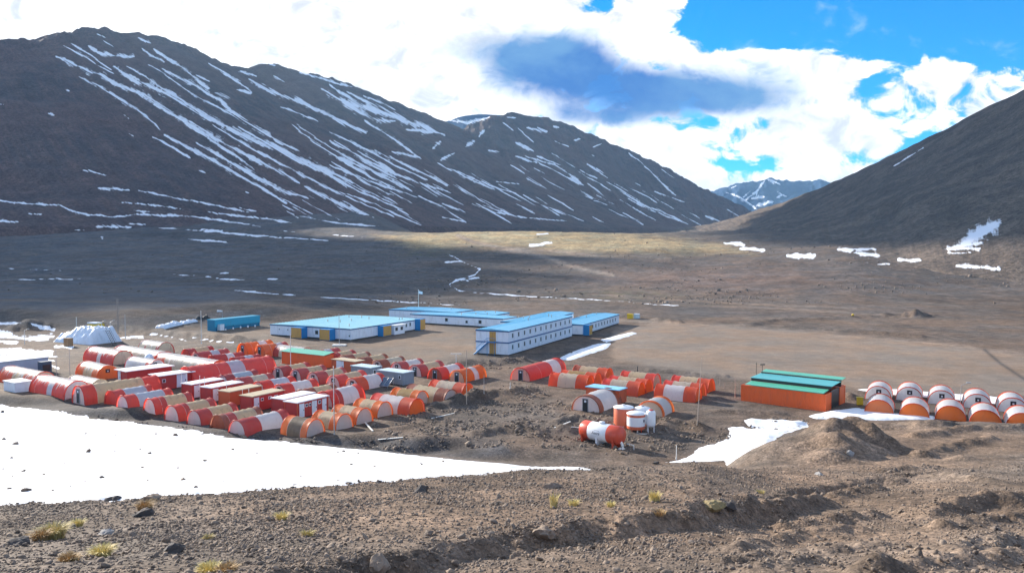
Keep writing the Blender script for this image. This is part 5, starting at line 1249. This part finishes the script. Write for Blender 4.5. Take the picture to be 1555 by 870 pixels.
pole(441.7, 505, 572, 'slim white mast in front of the green roofed container', 'mast', 'radio_mast', .07, WPIPE)
pole(507.6, 555, 660, 'tall grey pole between the orange and cream tents on the slope', 'pole', 'mast_pole', .07, STEEL)
pole(708.5, 530, 614, 'tall grey brown pole before the orange ended tent by the rubble', 'pole', 'mast_pole', .07, paint('weathered_pole', (.40, .33, .27)))
pole(692.7, 537, 551, 'T shaped white lamp post at the edge of the dirt yard', 'lamp post', 'lamp_post', .08, WPIPE, 'tee')
pole(735, 570, 598, 'short thin post in the rubble right of the orange tents', 'post', 'post', .05, STEEL)
pole(1058.5, 543, 646, 'tall thin pale pole in front of the pure white middled tent', 'pole', 'mast_pole', .055, paint('weathered_pole', (.40, .33, .27)), lean=(.5, 0))
pole(1027, 676, 697, 'short white stake between the lying tank and the snow patch', 'stake', 'stake', .06, WPIPE)
pole(774.8, 581, 590, 'small white peg in front of the lone big red tent', 'stake', 'stake', .07, WPIPE)
pole(968, 556, 568, 'short dark post among the tents of the middle cluster', 'post', 'post', .10, RUBBER)
pole(1458.5, 585, 622, 'slim lamp pole between the two white tent rows', 'lamp post', 'lamp_post', .06, STEEL, 'lamp')
pole(37.5, 502, 524, 'hooked lamp post standing alone near the snowy track', 'lamp post', 'lamp_post', .07, WPIPE, 'lamp')
pole(154.5, 489, 506, 'hooked lamp post just right of the yellow machine', 'lamp post', 'lamp_post', .07, WPIPE, 'lamp')
pole(167.5, 489, 507, 'hooked lamp post between the yellow machine and the tallest mast', 'lamp post', 'lamp_post', .07, WPIPE, 'lamp')
pole(116.3, 482, 500, 'white post rising behind the tarpaulin stack', 'post', 'post', .12, WPIPE)
pole(86, 529, 576, 'thin grey pole right of the long grey hall', 'pole', 'mast_pole', .05, STEEL)
pole(106.5, 529, 578, 'thin grey pole behind the red tent with painted glare, farther from the long hall', 'pole', 'mast_pole', .05, STEEL)
pole(635.7, 441, 480, 'flagpole with a white flag behind the far blocks', 'flagpole', 'flagpole', .10, WPIPE, 'flag')
pole(338, 472, 486, 'wind sock pole behind the turquoise store', 'wind sock', 'wind_sock_pole', .07, STEEL, 'sock')
g2 = 'white pipes standing beside the red cabins'
for (px, yt, yb, lab) in ((276.5, 562, 604, 'white pipe by the corner of the first white roofed cabin'), (284, 567, 605, 'second white pipe, in front of the first white roofed cabin'), (304, 570, 608, 'white pipe between the two crimson cabins, nearer the first'), (311, 572, 609, 'white pipe between the two crimson cabins, nearer the second'),
                      (344.5, 580, 616, 'white pipe at the corner of the blank orange red cabin'), (368.6, 591, 620, 'white pipe at the corner of the dark red cabin with tan roof'), (378.3, 590, 621, 'white pipe before the dark red cabin with tan roof'), (416.5, 602, 628, 'pale green pipe against the bright red wedged cabin'), (430, 605, 629, 'white pipe leaning at the corner of the wedged red cabin'), (446.2, 597, 633, 'white pipe before the cabin with three white doors'), (527.4, 543, 563, 'white pipe beside the orange cabin with wide white door')):
    pole(px, yt, yb, lab, 'pipe', 'flue_pipe', .055, WPIPE, group=g2)
pole(1150.5, 553, 566, 'thin dark aerial on the far roof of the container shed', 'aerial', 'aerial', .04, RUBBER, group='aerials', z=3.6) if 0 else None
for (px, yb, h, lab) in ((1151, 566, 1.6, 'thin dark aerial at the back of the container shed'), (1160, 566, 1.1, 'short aerial with a dark cluster behind the container shed')):
    x, y = at_plane(px, yb, 3.8); m = MB(); m.cyl((0, 0, -3.8), (0, 0, h), .035, n=6)
    if h < 1.5:
        for q in range(4): m.cyl((-.3 + .2 * q, 0, h), (-.2 + .2 * q, .1, h + .25), .07, n=6)
    m.cyl((-.12, 0, h * .8), (.12, 0, h * .8), .02, n=5)
    tag(m.build('aerial', RUBBER, None, (x, y + .8, 3.8)), lab, 'aerial', 'aerials')
# fence posts and litter beside the middle cluster
for (px, yt, yb, lab) in ((1093, 572, 585, 'short fence post nearest the tan roofed tents'), (1100, 581, 590, 'leaning fence post between the tents and the container shed'), (1116, 575, 603, 'fence post at the corner of the container shed')):
    pole(px, yt, yb, lab, 'post', 'fence_post', .05, paint('weathered_pole', (.40, .33, .27)), group='fence posts')

# ------------------------------------------------------------------ small equipment
def solar(px, py, label, ang):
    x, y = at_plane(px, py, 0)
    root = empty('solar_panel', (x, y, 0), rad(ang), label, 'solar panel', 'solar panels')
    for k_ in range(3):
        m = MB(); x0 = -1.6 + k_ * 1.08
        v = [(x0, 0, .3), (x0 + 1.0, 0, .3), (x0 + 1.0, 1.5, 1.5), (x0, 1.5, 1.5)]
        v2 = [(a, b + .03, c - .06) for a, b, c in v]
        m.add(v + v2, [(0, 1, 2, 3), (7, 6, 5, 4), (0, 4, 5, 1), (1, 5, 6, 2), (2, 6, 7, 3), (3, 7, 4, 0)]); m.build('panel', SOLAR, root)
    m = MB()
    for k_ in range(4):
        xx = -1.64 + k_ * 1.08
        m.cyl((xx, 0, .28), (xx, 1.52, 1.52), .04, n=5); m.cyl((xx, 1.5, 1.5), (xx, 1.5, -.1), .04, n=5); m.cyl((xx, .02, .3), (xx, .02, -.1), .04, n=5)
    m.cyl((-1.64, .0, .27), (1.6, 0, .27), .04, n=5); m.cyl((-1.64, 1.52, 1.52), (1.6, 1.52, 1.52), .04, n=5); m.build('frame', STEEL, root)
solar(578, 588, 'solar panel rack nearer the vermilion tent', -33)
solar(597, 584, 'solar panel rack right in front of the larger grey cabin', -33)
def dish(px, py, z, label, r=.55):
    x, y = at_plane(px, py, z)
    root = empty('satellite_dish', (x, y, z), rad(-30), label, 'dish')
    m = MB(); m.lathe([(.01, 0), (r * .5, .05), (r * .85, .16), (r, .26), (r * 1.02, .24), (r * .8, .10), (.01, -.05)], 20); o = m.build('reflector', TANKW, root); o.rotation_euler = (rad(60), 0, 0); o.location = (0, 0, .8)
    m = MB(); m.cyl((0, .05, -1.2), (0, .05, .8), .05, n=6); m.build('mount', STEEL, root)
dish(609, 584, 0, 'white dish beside the solar panel racks')
x, y = at_plane(226.5, 556, 0)
root = empty('white_dome', (x, y, 0), 0, 'pale grey dome on the white roof beside the machines', 'dome')
m = MB(); m.lathe([(.9, 0), (.95, .6), (.9, 1.7), (.6, 2.4), (.01, 2.6)], 20); m.build('cover', TARP, root); m = MB(); m.lathe([(.98, .3), (1.0, .4), (.98, .5)], 20); m.build('band', STEEL, root)
x, y = at_plane(1305.5, 615, 0)
root = empty('waste_bin', (x, y, 0), rad(-20), 'yellow bin standing before the white tents', 'bin')
m = MB(); m.box(-.45, .45, -.3, .3, .08, 1.15); m.build('body', YEL, root); m = MB(); m.box(-.5, .5, -.35, .35, 1.15, 1.24); m.build('lid', YEL, root)
x, y = at_plane(957, 484, 0)
root = empty('storage_box', (x, y, 0), rad(-25), 'yellow box far out beyond the low blue roofed block', 'box', 'boxes beyond the low block')
m = MB(); m.box(-.9, .9, -.7, .7, .1, 1.6); m.build('body', YEL, root); m = MB(); m.box(-.95, .95, -.75, .75, 1.6, 1.7); m.build('lid', YEL, root)
x, y = at_plane(967, 484, 0)
root = empty('storage_box', (x, y, 0), rad(-25), 'pale grey box right beside the far yellow box', 'box', 'boxes beyond the low block')
m = MB(); m.box(-.85, .85, -.7, .7, .1, 1.6); m.build('body', GREYROOF, root); m = MB(); m.box(-.9, .9, -.75, .75, 1.6, 1.7); m.build('lid', WHITE, root)
x, y = at_plane(1295, 483, 0)
m = MB(); m.lathe([(.01, 0), (.35, .06), (.4, .3), (.3, .6), (.01, .7)], 12); tag(m.build('marker_barrel', YEL, None, (x, y, gz(x, y))), 'tiny yellow marker far off by the earth bank', 'marker')
x, y = at_plane(462, 578, 0)
tag(tarp_pile(460.5, 572.5, 1.8, 1.2, .8, -30, 'yellow tarpaulin heap between two maroon tents', 41, YEL), None, 'heap')
def plank(p, q, w_, label, mat=WPIPE):
    a = Vector(ground_pt(*p)); b = Vector(ground_pt(*q)); m = MB(); d = (b - a)
    n = Vector((-d.y, d.x, 0)).normalized() * w_
    up = Vector((0, 0, .07)); lift = Vector((0, 0, .04))
    v = [-d / 2 - n, d / 2 - n, d / 2 + n, -d / 2 + n]; v = [c + lift for c in v]; v += [c + up for c in v]
    m.add(v, [(3, 2, 1, 0), (4, 5, 6, 7), (0, 1, 5, 4), (1, 2, 6, 5), (2, 3, 7, 6), (3, 0, 4, 7)])
    c = (a + b) / 2
    return tag(m.build('plank', mat, None, c), label, 'plank', 'planks lying about')
plank((554, 642), (566, 655), .10, 'white plank lying before the middle orange and cream tent')
plank((574, 668), (612, 665), .14, 'pale plank lying on the dark bank below the orange tents')
plank((842, 650), (866, 641), .10, 'pale pole lying on the ground left of the lying tank')
plank((655, 636), (690, 628), .07, 'thin pipe lying on the bare ground below the beige tent')
plank((868, 649), (880, 650), .08, 'short white pipe lying against the lying tank')
# ------------------------------------------------------------------ loose stones, boulders and grass in the foreground
def ico(sub):
    bm = bmesh.new(); bmesh.ops.create_icosphere(bm, subdivisions=sub, radius=1.0)
    v = np.array([q.co[:] for q in bm.verts]); f = np.array([[a.index for a in q.verts] for q in bm.faces]); bm.free(); return v, f
def stone_mat():
    m, t, p, out = new_mat('loose_stone')
    geo = t.n('ShaderNodeNewGeometry'); r = geo.outputs['Random Per Island']; pos = geo.outputs['Position']
    n = t.noise(pos, 9, 4, .6)
    c = t.mix(t.ramp(r, 0, 1, 0, 1, False), (.078, .060, .048), (.285, .222, .170))
    c = t.mix(t.ramp(t.noise(pos, .6, 2, .5), .45, .6, 0, .5), c, (.125, .105, .095))
    c = t.mix(t.ramp(n, .4, .7, 0, .45), c, (.36, .29, .23))
    t.l(c, p.inputs['Base Color']); t.l(t.bump(n, .4, .03), p.inputs['Normal'])
    return m
M_STONE = stone_mat()
def shard(v, seed, sq=.7):
    n = fbm(v[:, 0] * 1.3 + seed * 3.1 + v[:, 2], v[:, 1] * 1.3 + seed * 1.7 - v[:, 2] * .7, 3, 90 + seed)
    w_ = v * (1 + .42 * n)[:, None]
    rg = np.random.default_rng(seed)
    for _ in range(5):                           # a few broken flat faces
        d = rg.normal(size=3); d /= np.linalg.norm(d); c = .55 + .25 * rg.random()
        s = w_ @ d; k = s > c; w_[k] -= np.outer(s[k] - c, d)
    w_ *= np.array([1.15, .85 + .3 * rg.random(), sq + .2 * rg.random()])
    return w_
def scatter(name, n, pick, size, sub, ntemp, label, lift=0.0):
    v0, f0 = ico(sub); T = [shard(v0.copy(), 100 + i) for i in range(ntemp)]
    P = pick(n); x, y = P[:, 0], P[:, 1]; z = ground_h(x, y) + lift; s = size(len(x))
    co = []; fc = []; nv = len(v0)
    ang = RNG.random(len(x)) * 6.283; tl = RNG.normal(0, .35, (len(x), 2)); ti = RNG.integers(0, ntemp, len(x))
    ca, sa = np.cos(ang), np.sin(ang)
    V = np.stack(T)[ti]                                        # n, nv, 3
    X = V[..., 0] * ca[:, None] - V[..., 1] * sa[:, None]; Y = V[..., 0] * sa[:, None] + V[..., 1] * ca[:, None]
    Zt = V[..., 2] + X * tl[:, :1] + Y * tl[:, 1:]
    co = np.stack([x[:, None] + X * s[:, None], y[:, None] + Y * s[:, None], z[:, None] + Zt * s[:, None] + (s * .22)[:, None]], -1).reshape(-1, 3)
    fc = (f0[None] + (np.arange(len(x)) * nv)[:, None, None]).reshape(-1, 3)
    me = bpy.data.meshes.new(name); me.vertices.add(len(co)); me.vertices.foreach_set('co', co.astype(np.float32).ravel())
    me.loops.add(fc.size); me.loops.foreach_set('vertex_index', fc.astype(np.int32).ravel())
    me.polygons.add(len(fc)); me.polygons.foreach_set('loop_start', np.arange(0, fc.size, 3, dtype=np.int32))
    me.materials.append(M_STONE); me.update()
    o = bpy.data.objects.new(name, me); COL.objects.link(o); return tag(o, label, 'gravel', kind='stuff')
def pick_near(n):
    out = []
    while sum(len(a) for a in out) < n:
        Y = 11 + 36 * RNG.random(20000) ** .8; X = (RNG.random(20000) - .5) * 1.5 * Y
        dens = .30 + .9 * sstep(-.25, .45, fbm(X / 5, Y / 5, 3, 77))
        px, py = project(X, Y, base_h(X, Y))
        rw = sstep(-1, 1, poly_mask(X, Y, ROADP, 1.5)); dens = dens * (1 - .15 * rw)
        dens *= sstep(1500, 500, px) * .7 + .35
        dens *= 1 - sstep(.2, .8, poly_mask(X, Y, SNP, .9)) * .985
        out.append(np.stack([X, Y], 1)[RNG.random(20000) < dens])
    return np.concatenate(out)[:n]
ROADP = [base_pt(*q) for q in ((700, 880), (1000, 838), (1150, 800), (1250, 760), (1350, 727), (1420, 690), (1555, 665), (1700, 660), (1700, 880))]
SNP = [base_pt(*q) for q in ((-300, 640), (400, 680), (885, 710), (800, 714), (600, 728), (420, 743), (240, 754), (0, 766), (-300, 775))]
scatter('gravel', 75000, pick_near, lambda n: np.clip(.022 * np.exp(RNG.normal(0, .48, n)), .011, .08), 1, 14, 'grey brown gravel covering the near slope')
scatter('stones', 1300, pick_near, lambda n: np.clip(.055 * np.exp(RNG.normal(0, .38, n)), .04, .15), 2, 10, 'fist sized angular stones strewn over the near slope')
def pick_snow(n):
    Y = []
    for _ in range(n):
        px = RNG.uniform(0, 260) if RNG.random() < .7 else RNG.uniform(260, 700); t_ = RNG.random()
        top = np.interp(px, [0, 200, 400, 640, 760], [625, 648, 676, 698, 708]); bot = np.interp(px, [0, 240, 420, 600, 760], [758, 748, 736, 720, 712])
        Y.append(base_pt(px, top + (bot - top) * t_))
    return np.array(Y)
scatter('stones', 70, pick_snow, lambda n: np.clip(.10 * np.exp(RNG.normal(0, .5, n)), .05, .3), 2, 8, 'dark stones lying on the snowfield', .13)
def pick_camp(n):
    out = []
    polys = [[at_plane(*q) for q in pl] for pl in (((560, 640), (720, 600), (800, 575), (880, 620), (1060, 650), (1180, 635), (1260, 640), (1000, 690), (760, 690), (600, 680)), ((100, 618), (300, 652), (500, 672), (640, 672), (640, 690), (400, 668), (200, 640)), ((680, 560), (800, 545), (800, 556), (700, 566)), ((180, 500), (380, 515), (380, 522), (180, 508)))]
    while sum(len(a) for a in out) < n:
        X = RNG.uniform(-60, 60, 30000); Y = RNG.uniform(84, 215, 30000)
        k = np.zeros(30000, bool)
        for pl in polys: k |= poly_mask(X, Y, pl, 1.0) > 0
        k &= RNG.random(30000) < sstep(-.3, .5, fbm(X / 4, Y / 4, 3, 78))
        out.append(np.stack([X, Y], 1)[k])
    return np.concatenate(out)[:n]
scatter('rubble', 5000, pick_camp, lambda n: np.clip(.10 * np.exp(RNG.normal(0, .5, n)), .05, .42), 1, 10, 'earth clods and rubble lying on the bare ground of the camp')
def pick_far(n):
    out = []
    while sum(len(a) for a in out) < n:
        Y = 320 * (1000 / 320) ** RNG.random(20000); X = (RNG.random(20000) - .5) * 1.4 * Y
        k = RNG.random(20000) < sstep(-.2, .5, fbm(X / 60, Y / 60, 3, 79)) * np.where(X > -60, 1, .25)
        out.append(np.stack([X, Y], 1)[k])
    return np.concatenate(out)[:n]
scatter('scattered_rocks', 2600, pick_far, lambda n: np.clip(.34 * np.exp(RNG.normal(0, .45, n)), .2, 1.3), 1, 8, 'dark rocks strewn over the far valley floor') 

def boulder(px, py, s, label, col=None, seed=1, sq=.6):
    x, y, z = ground_pt(px, py)
    v0, f0 = ico(3); v = shard(v0.copy(), seed, sq) * s
    v[:, 2] += .12 * s * fbm(v[:, 0] / s * 2.5, v[:, 1] / s * 2.5, 3, seed)
    m = MB(); m.add([tuple(q) for q in v], [tuple(q) for q in f0], 0, False)
    o = m.build('boulder', col or M_STONE, None, (x, y, z + s * .2), seed * 1.3)
    return tag(o, label, 'boulder', 'boulders on the near slope')
MOSS = paint('mossy_stone', (.27, .21, .10), .9, dirt=.7); DKS = paint('dark_boulder', (.075, .066, .062), .9); BLS = paint('pale_boulder', (.30, .29, .28), .9)
boulder(217, 783, .30, 'flat dark blue grey boulder under the brown bush', DKS, 3, .45)
boulder(172, 760, .26, 'dark boulder at the snow edge above the big yellow tuft', DKS, 4, .6)
boulder(233, 759, .34, 'wide brown boulder at the snow edge behind the brown bush', None, 5, .5)
boulder(639, 747, .27, 'round dark boulder standing out beside the middle of the snow edge', DKS, 6, .8)
boulder(826, 813, .26, 'angular brown boulder on the crest above the shaded track bank', None, 7, .8)
boulder(1085, 772, .36, 'mossy tan boulder at the right end of the stony crest', MOSS, 8, .5)
boulder(1106, 771, .22, 'smaller dark boulder touching the mossy tan one', DKS, 9, .6)
boulder(996, 704, .32, 'flat dark boulder on the skyline of the crest below the lying tank', DKS, 10, .45)
boulder(1244, 721, .20, 'pale boulder on the gravel below the two mounds', BLS, 11, .7)
boulder(1291, 691, .24, 'pale boulder at the foot of the shaded mound', BLS, 12, .8)
boulder(573, 860, .24, 'brown pointed boulder in the shaded track bank', None, 13, .9)
boulder(31, 827, .25, 'low dark boulder left of the big yellow tuft', DKS, 14, .5)
boulder(838, 741, .30, 'low broad boulder among the stones below the snow tip', None, 15, .4)
boulder(160, 811, .20, 'pale slanting slab beside the big yellow tuft', BLS, 16, .4)
boulder(262, 838, .24, 'dark low boulder right of the bright yellow tuft', DKS, 17, .45)

def tuft_mat(name, a, b):
    m, t, p, out = new_mat(name); geo = t.n('ShaderNodeNewGeometry')
    t.l(t.mix(geo.outputs['Random Per Island'], a, b), p.inputs['Base Color']); p.inputs['Roughness'].default_value = .7
    return m
GY_ = tuft_mat('straw_grass', (.55, .44, .16), (.78, .66, .30)); GB_ = tuft_mat('brown_grass', (.34, .22, .10), (.50, .34, .16)); GG_ = tuft_mat('olive_grass', (.38, .32, .12), (.62, .50, .22))
def tuft(px, py, r, h, n, label, mat, seed, spread=.9):
    r *= 1.3; h *= 1.35; n = int(n * 1.4)
    x, y, z = ground_pt(px, py); rr = random.Random(seed); m = MB()
    for _ in range(n):
        a = rr.random() * 6.283; q = r * .55 * math.sqrt(rr.random()); bx, by = q * math.cos(a), q * math.sin(a)
        L = h * rr.uniform(.55, 1.1); t_ = rr.uniform(.2, 1.0) * spread; dx_, dy_ = math.cos(a) * t_, math.sin(a) * t_; w_ = .007 + .005 * rr.random()
        sx, sy = -math.sin(a) * w_, math.cos(a) * w_
        b = Vector((bx, by, -.03)); mid = b + Vector((dx_ * L * .35, dy_ * L * .35, L * .6)); tip = b + Vector((dx_ * L * .95, dy_ * L * .95, L * (.95 - .35 * t_)))
        s = Vector((sx, sy, 0))
        m.add([b - s, b + s, mid + s * .8, mid - s * .8, tip], [(0, 1, 2, 3), (3, 2, 4)])
    o = m.build('grass_tuft', mat, None, (x, y, z)); return tag(o, label, 'grass tuft', 'dry grass tufts')
tuft(82, 818, .34, .40, 420, 'biggest straw coloured grass tuft, left of the bright yellow one', GG_, 1)
tuft(62, 820, .22, .30, 220, 'olive tuft growing against the left of the biggest tuft', GB_, 2)
tuft(155, 845, .22, .24, 380, 'bright yellow grass tuft low on the stony slope', GY_, 3)
tuft(105, 851, .24, .16, 220, 'flat brown grass mat left of the bright yellow tuft', GB_, 4)
tuft(118, 799, .20, .22, 180, 'pale thin tuft between the biggest tuft and the snow', GY_, 5)
tuft(220, 774, .32, .34, 260, 'brown leafless bush behind the flat dark boulder', GB_, 6)
tuft(428, 788, .20, .22, 120, 'small pale tuft on the stony slope below the brown stained tent', GY_, 7)
tuft(467, 813, .18, .16, 100, 'faint low tuft right below the small pale tuft', GG_, 8)
tuft(316, 818, .15, .14, 80, 'tiny tuft alone on the gravel between the two larger groups', GG_, 9)
tuft(318, 868, .24, .16, 260, 'yellow mat of grass nearest the camera at the frame bottom', GY_, 10)
tuft(345, 866, .22, .13, 200, 'brownish mat of grass right beside the nearest yellow mat', GB_, 11)
tuft(841, 770, .14, .42, 60, 'tall wispy straw stalks on the crest below the snow tip', GY_, 12, .35)
tuft(872, 767, .22, .20, 90, 'low straw tuft right of the tall wispy stalks', GY_, 13)
tuft(928, 769, .16, .18, 70, 'thin straw tuft halfway between the wispy stalks and the golden tuft', GY_, 14)
tuft(994, 762, .22, .36, 130, 'golden upright tuft near the mossy boulder', GY_, 15, .5)
tuft(1000, 780, .30, .14, 100, 'sparse brown tuft in front of the golden upright one', GB_, 16)
tuft(1155, 749, .22, .15, 90, 'low yellowish tuft on the gravel right of the mossy boulder', GG_, 17)
# ------------------------------------------------------------------ sun, sky, air
SUN_AZ, SUN_EL = 47.0, 21.0           # degrees left of the view, above the horizon
sdir = Vector((-math.sin(rad(SUN_AZ)) * math.cos(rad(SUN_EL)), math.cos(rad(SUN_AZ)) * math.cos(rad(SUN_EL)), math.sin(rad(SUN_EL))))
ld = bpy.data.lights.new('sun', 'SUN'); ld.energy = 5.0; ld.angle = rad(.5); ld.color = (1, .91, .79)
sun = bpy.data.objects.new('sun', ld); COL.objects.link(sun)
sun.rotation_euler = sdir.to_track_quat('Z', 'Y').to_euler(); sun.location = (0, 0, 900)

w = bpy.data.worlds.new('World'); scene.world = w; w.use_nodes = True
t = NT(w.node_tree)
wo = t.n('ShaderNodeOutputWorld'); bg = t.n('ShaderNodeBackground'); t.l(bg.outputs[0], wo.inputs[0])
sky = t.n('ShaderNodeTexSky', sky_type='NISHITA'); sky.sun_disc = False
sky.sun_elevation = rad(SUN_EL); sky.sun_rotation = rad(-SUN_AZ); sky.altitude = 3800; sky.air_density = 1.0; sky.dust_density = .3; sky.ozone_density = 2.0
STR = .145
tc = t.n('ShaderNodeTexCoord'); sep = t.n('ShaderNodeSeparateXYZ'); t.l(tc.outputs['Generated'], sep.inputs[0])
dx, dy, dz = sep.outputs
yy = t.math('MAXIMUM', dy, .06)
U = t.math('MULTIPLY_ADD', t.math('DIVIDE', dx, yy), 1197, 777.5)
V = t.math('MULTIPLY_ADD', t.math('DIVIDE', dz, yy), -1197, 375)
cv = t.n('ShaderNodeCombineXYZ'); t.l(t.math('MULTIPLY', U, .001), cv.inputs[0]); t.l(t.math('MULTIPLY', V, .0015), cv.inputs[1]); t.l(t.math('MULTIPLY', dy, .5), cv.inputs[2])
n_big = t.noise(cv.outputs[0], 5.5, 9, .58, .25)
n_fine = t.noise(cv.outputs[0], 16, 8, .6, .5)
def blob(u0, v0, a, b, wt=1.0, rot=0.0):
    c, s = math.cos(rad(rot)), math.sin(rad(rot))
    du = t.math('SUBTRACT', U, u0); dv = t.math('SUBTRACT', V, v0)
    e = t.math('MULTIPLY_ADD', du, c / a, t.math('MULTIPLY', dv, s / a)); f = t.math('MULTIPLY_ADD', du, -s / b, t.math('MULTIPLY', dv, c / b))
    q = t.math('ADD', t.math('MULTIPLY', e, e), t.math('MULTIPLY', f, f))
    return t.math('MULTIPLY', t.math('POWER', 2.71828, t.math('MULTIPLY', q, -1.0)), wt)
def total(lst):
    s = None
    for x in lst: s = x if s is None else t.math('ADD', s, x)
    return s
holes = total([blob(1330, 5, 250, 85, 1.5, 6), blob(1520, 50, 110, 60, 1.1), blob(1110, 45, 60, 42, .9), blob(905, 12, 34, 20, .9), blob(1015, 50, 26, 22, .5), blob(1140, 252, 85, 16, .55), blob(1285, 245, 34, 10, .45), blob(1225, 130, 30, 14, -.1),
               blob(1340, 118, 55, 12, .5, -12), blob(1200, 60, 90, 30, .6)])
adds = total([blob(1190, 112, 80, 30, .9), blob(1430, 112, 100, 26, .7), blob(1440, 25, 15, 10, .8), blob(980, 30, 50, 60, .5), blob(300, 60, 500, 200, 1.0), blob(1270, 118, 40, 22, .5)])
up = t.math('SUBTRACT', t.ramp(V, -120, -420, 0, .75), t.ramp(V, -700, -1500, 0, .36))
cover = t.math('ADD', .75, t.math('SUBTRACT', adds, holes)); cover = t.math('SUBTRACT', cover, up)
cover = t.math('ADD', cover, t.math('MULTIPLY_ADD', n_big, 2.6, -1.3)); cover = t.math('ADD', cover, t.math('MULTIPLY_ADD', n_fine, 2.0, -1.0))
cloud = t.ramp(cover, .30, .62)
dark = total([blob(940, 138, 175, 48, 1.25, 4), blob(815, 95, 100, 38, 1.0, 10), blob(1090, 150, 130, 26, .8), blob(890, 80, 50, 30, .5), blob(880, 180, 90, 16, .5)])
dark = t.math('ADD', dark, t.math('MULTIPLY_ADD', n_big, 1.9, -.95)); dark = t.math('ADD', dark, t.math('MULTIPLY_ADD', n_fine, 1.5, -.75))
dark = t.ramp(dark, .10, 1.15)
skyc = t.mix(1.0, sky.outputs[0], (.0 * STR, .58 * STR, .90 * STR), 'MULTIPLY')
lit = t.mix(t.ramp(n_fine, .3, .6), (.40, .42, .46), (.80, .79, .78))
dk = t.mix(t.ramp(n_big, .35, .65), (.014, .090, .300), (.080, .190, .360))
cl = t.mix(dark, lit, dk)
c = t.mix(t.math('MAXIMUM', cloud, t.math('MULTIPLY', dark, .9)), skyc, cl)
t.l(c, bg.inputs[0]); bg.inputs[1].default_value = 1.0
w.cycles.sampling_method = 'MANUAL'; w.cycles.sample_map_resolution = 1024

# clouds drifting between the sun and the valley: their shade lies over the left plain and the right hillside
def cloud_mat():
    m, t, p, out = new_mat('cloud_white')
    p.inputs['Base Color'].default_value = (.9, .9, .9, 1); p.inputs['Roughness'].default_value = 1
    tr = t.n('ShaderNodeBsdfTranslucent'); tr.inputs[0].default_value = (.9, .9, .9, 1)
    mx = t.n('ShaderNodeMixShader'); mx.inputs[0].default_value = .5
    t.l(p.outputs[0], mx.inputs[1]); t.l(tr.outputs[0], mx.inputs[2]); t.l(mx.outputs[0], out.inputs[0]); return m
M_CLOUD = cloud_mat()
def cloud(T, rx, ry, rz_, alt, rot, seed, label):
    k = (alt - T[2]) / sdir.z; c = Vector(T) + sdir * k
    th, ph = np.meshgrid(np.linspace(0, math.pi, 60), np.linspace(0, 2 * math.pi, 120), indexing='ij')
    x = np.sin(th) * np.cos(ph); y = np.sin(th) * np.sin(ph); z = np.cos(th)
    n = 1 + .38 * fbm(x * 2.2 + 5 * z, y * 2.2 - 3 * z, 5, seed, .55)
    a = rad(rot); X = x * rx * n; Y = y * ry * n; Z = z * rz_ * n
    o = grid_mesh('cloud', X * math.cos(a) - Y * math.sin(a), X * math.sin(a) + Y * math.cos(a), np.where(Z < 0, Z * .4, Z), mat=M_CLOUD)
    o.location = c; return tag(o, label, 'cloud', kind='stuff')
cloud((-580, 620, 20), 430, 280, 130, 1150, 0, 201, 'white cloud over the left mountain')
cloud((545, 700, 95), 560, 330, 110, 1450, 112, 205, 'white cloud high over the valley')
if HAZE > 0:
    b = MB(); b.box(-9000, 9000, -40, 9200, -12, 760)
    m = bpy.data.materials.new('clear_mountain_air'); m.use_nodes = True
    tt = NT(m.node_tree); o_ = tt.n('ShaderNodeOutputMaterial'); pv = tt.n('ShaderNodeVolumePrincipled')
    pv.inputs['Color'].default_value = (.40, .70, 1, 1); pv.inputs['Density'].default_value = HAZE; pv.inputs['Anisotropy'].default_value = .1
    tt.l(pv.outputs[0], o_.inputs['Volume'])
    hz = b.build('haze', m); tag(hz, 'thin blue mountain air', kind='stuff')

vs = scene.view_settings
vs.view_transform = 'Standard'; vs.look = 'None'; vs.exposure = EXPOSURE; vs.gamma = 1.0; vs.use_curve_mapping = False
scene.cycles.max_bounces = 6; scene.cycles.diffuse_bounces = 3; scene.cycles.transmission_bounces = 4; scene.cycles.volume_bounces = 0
scene.cycles.sample_clamp_indirect = 6
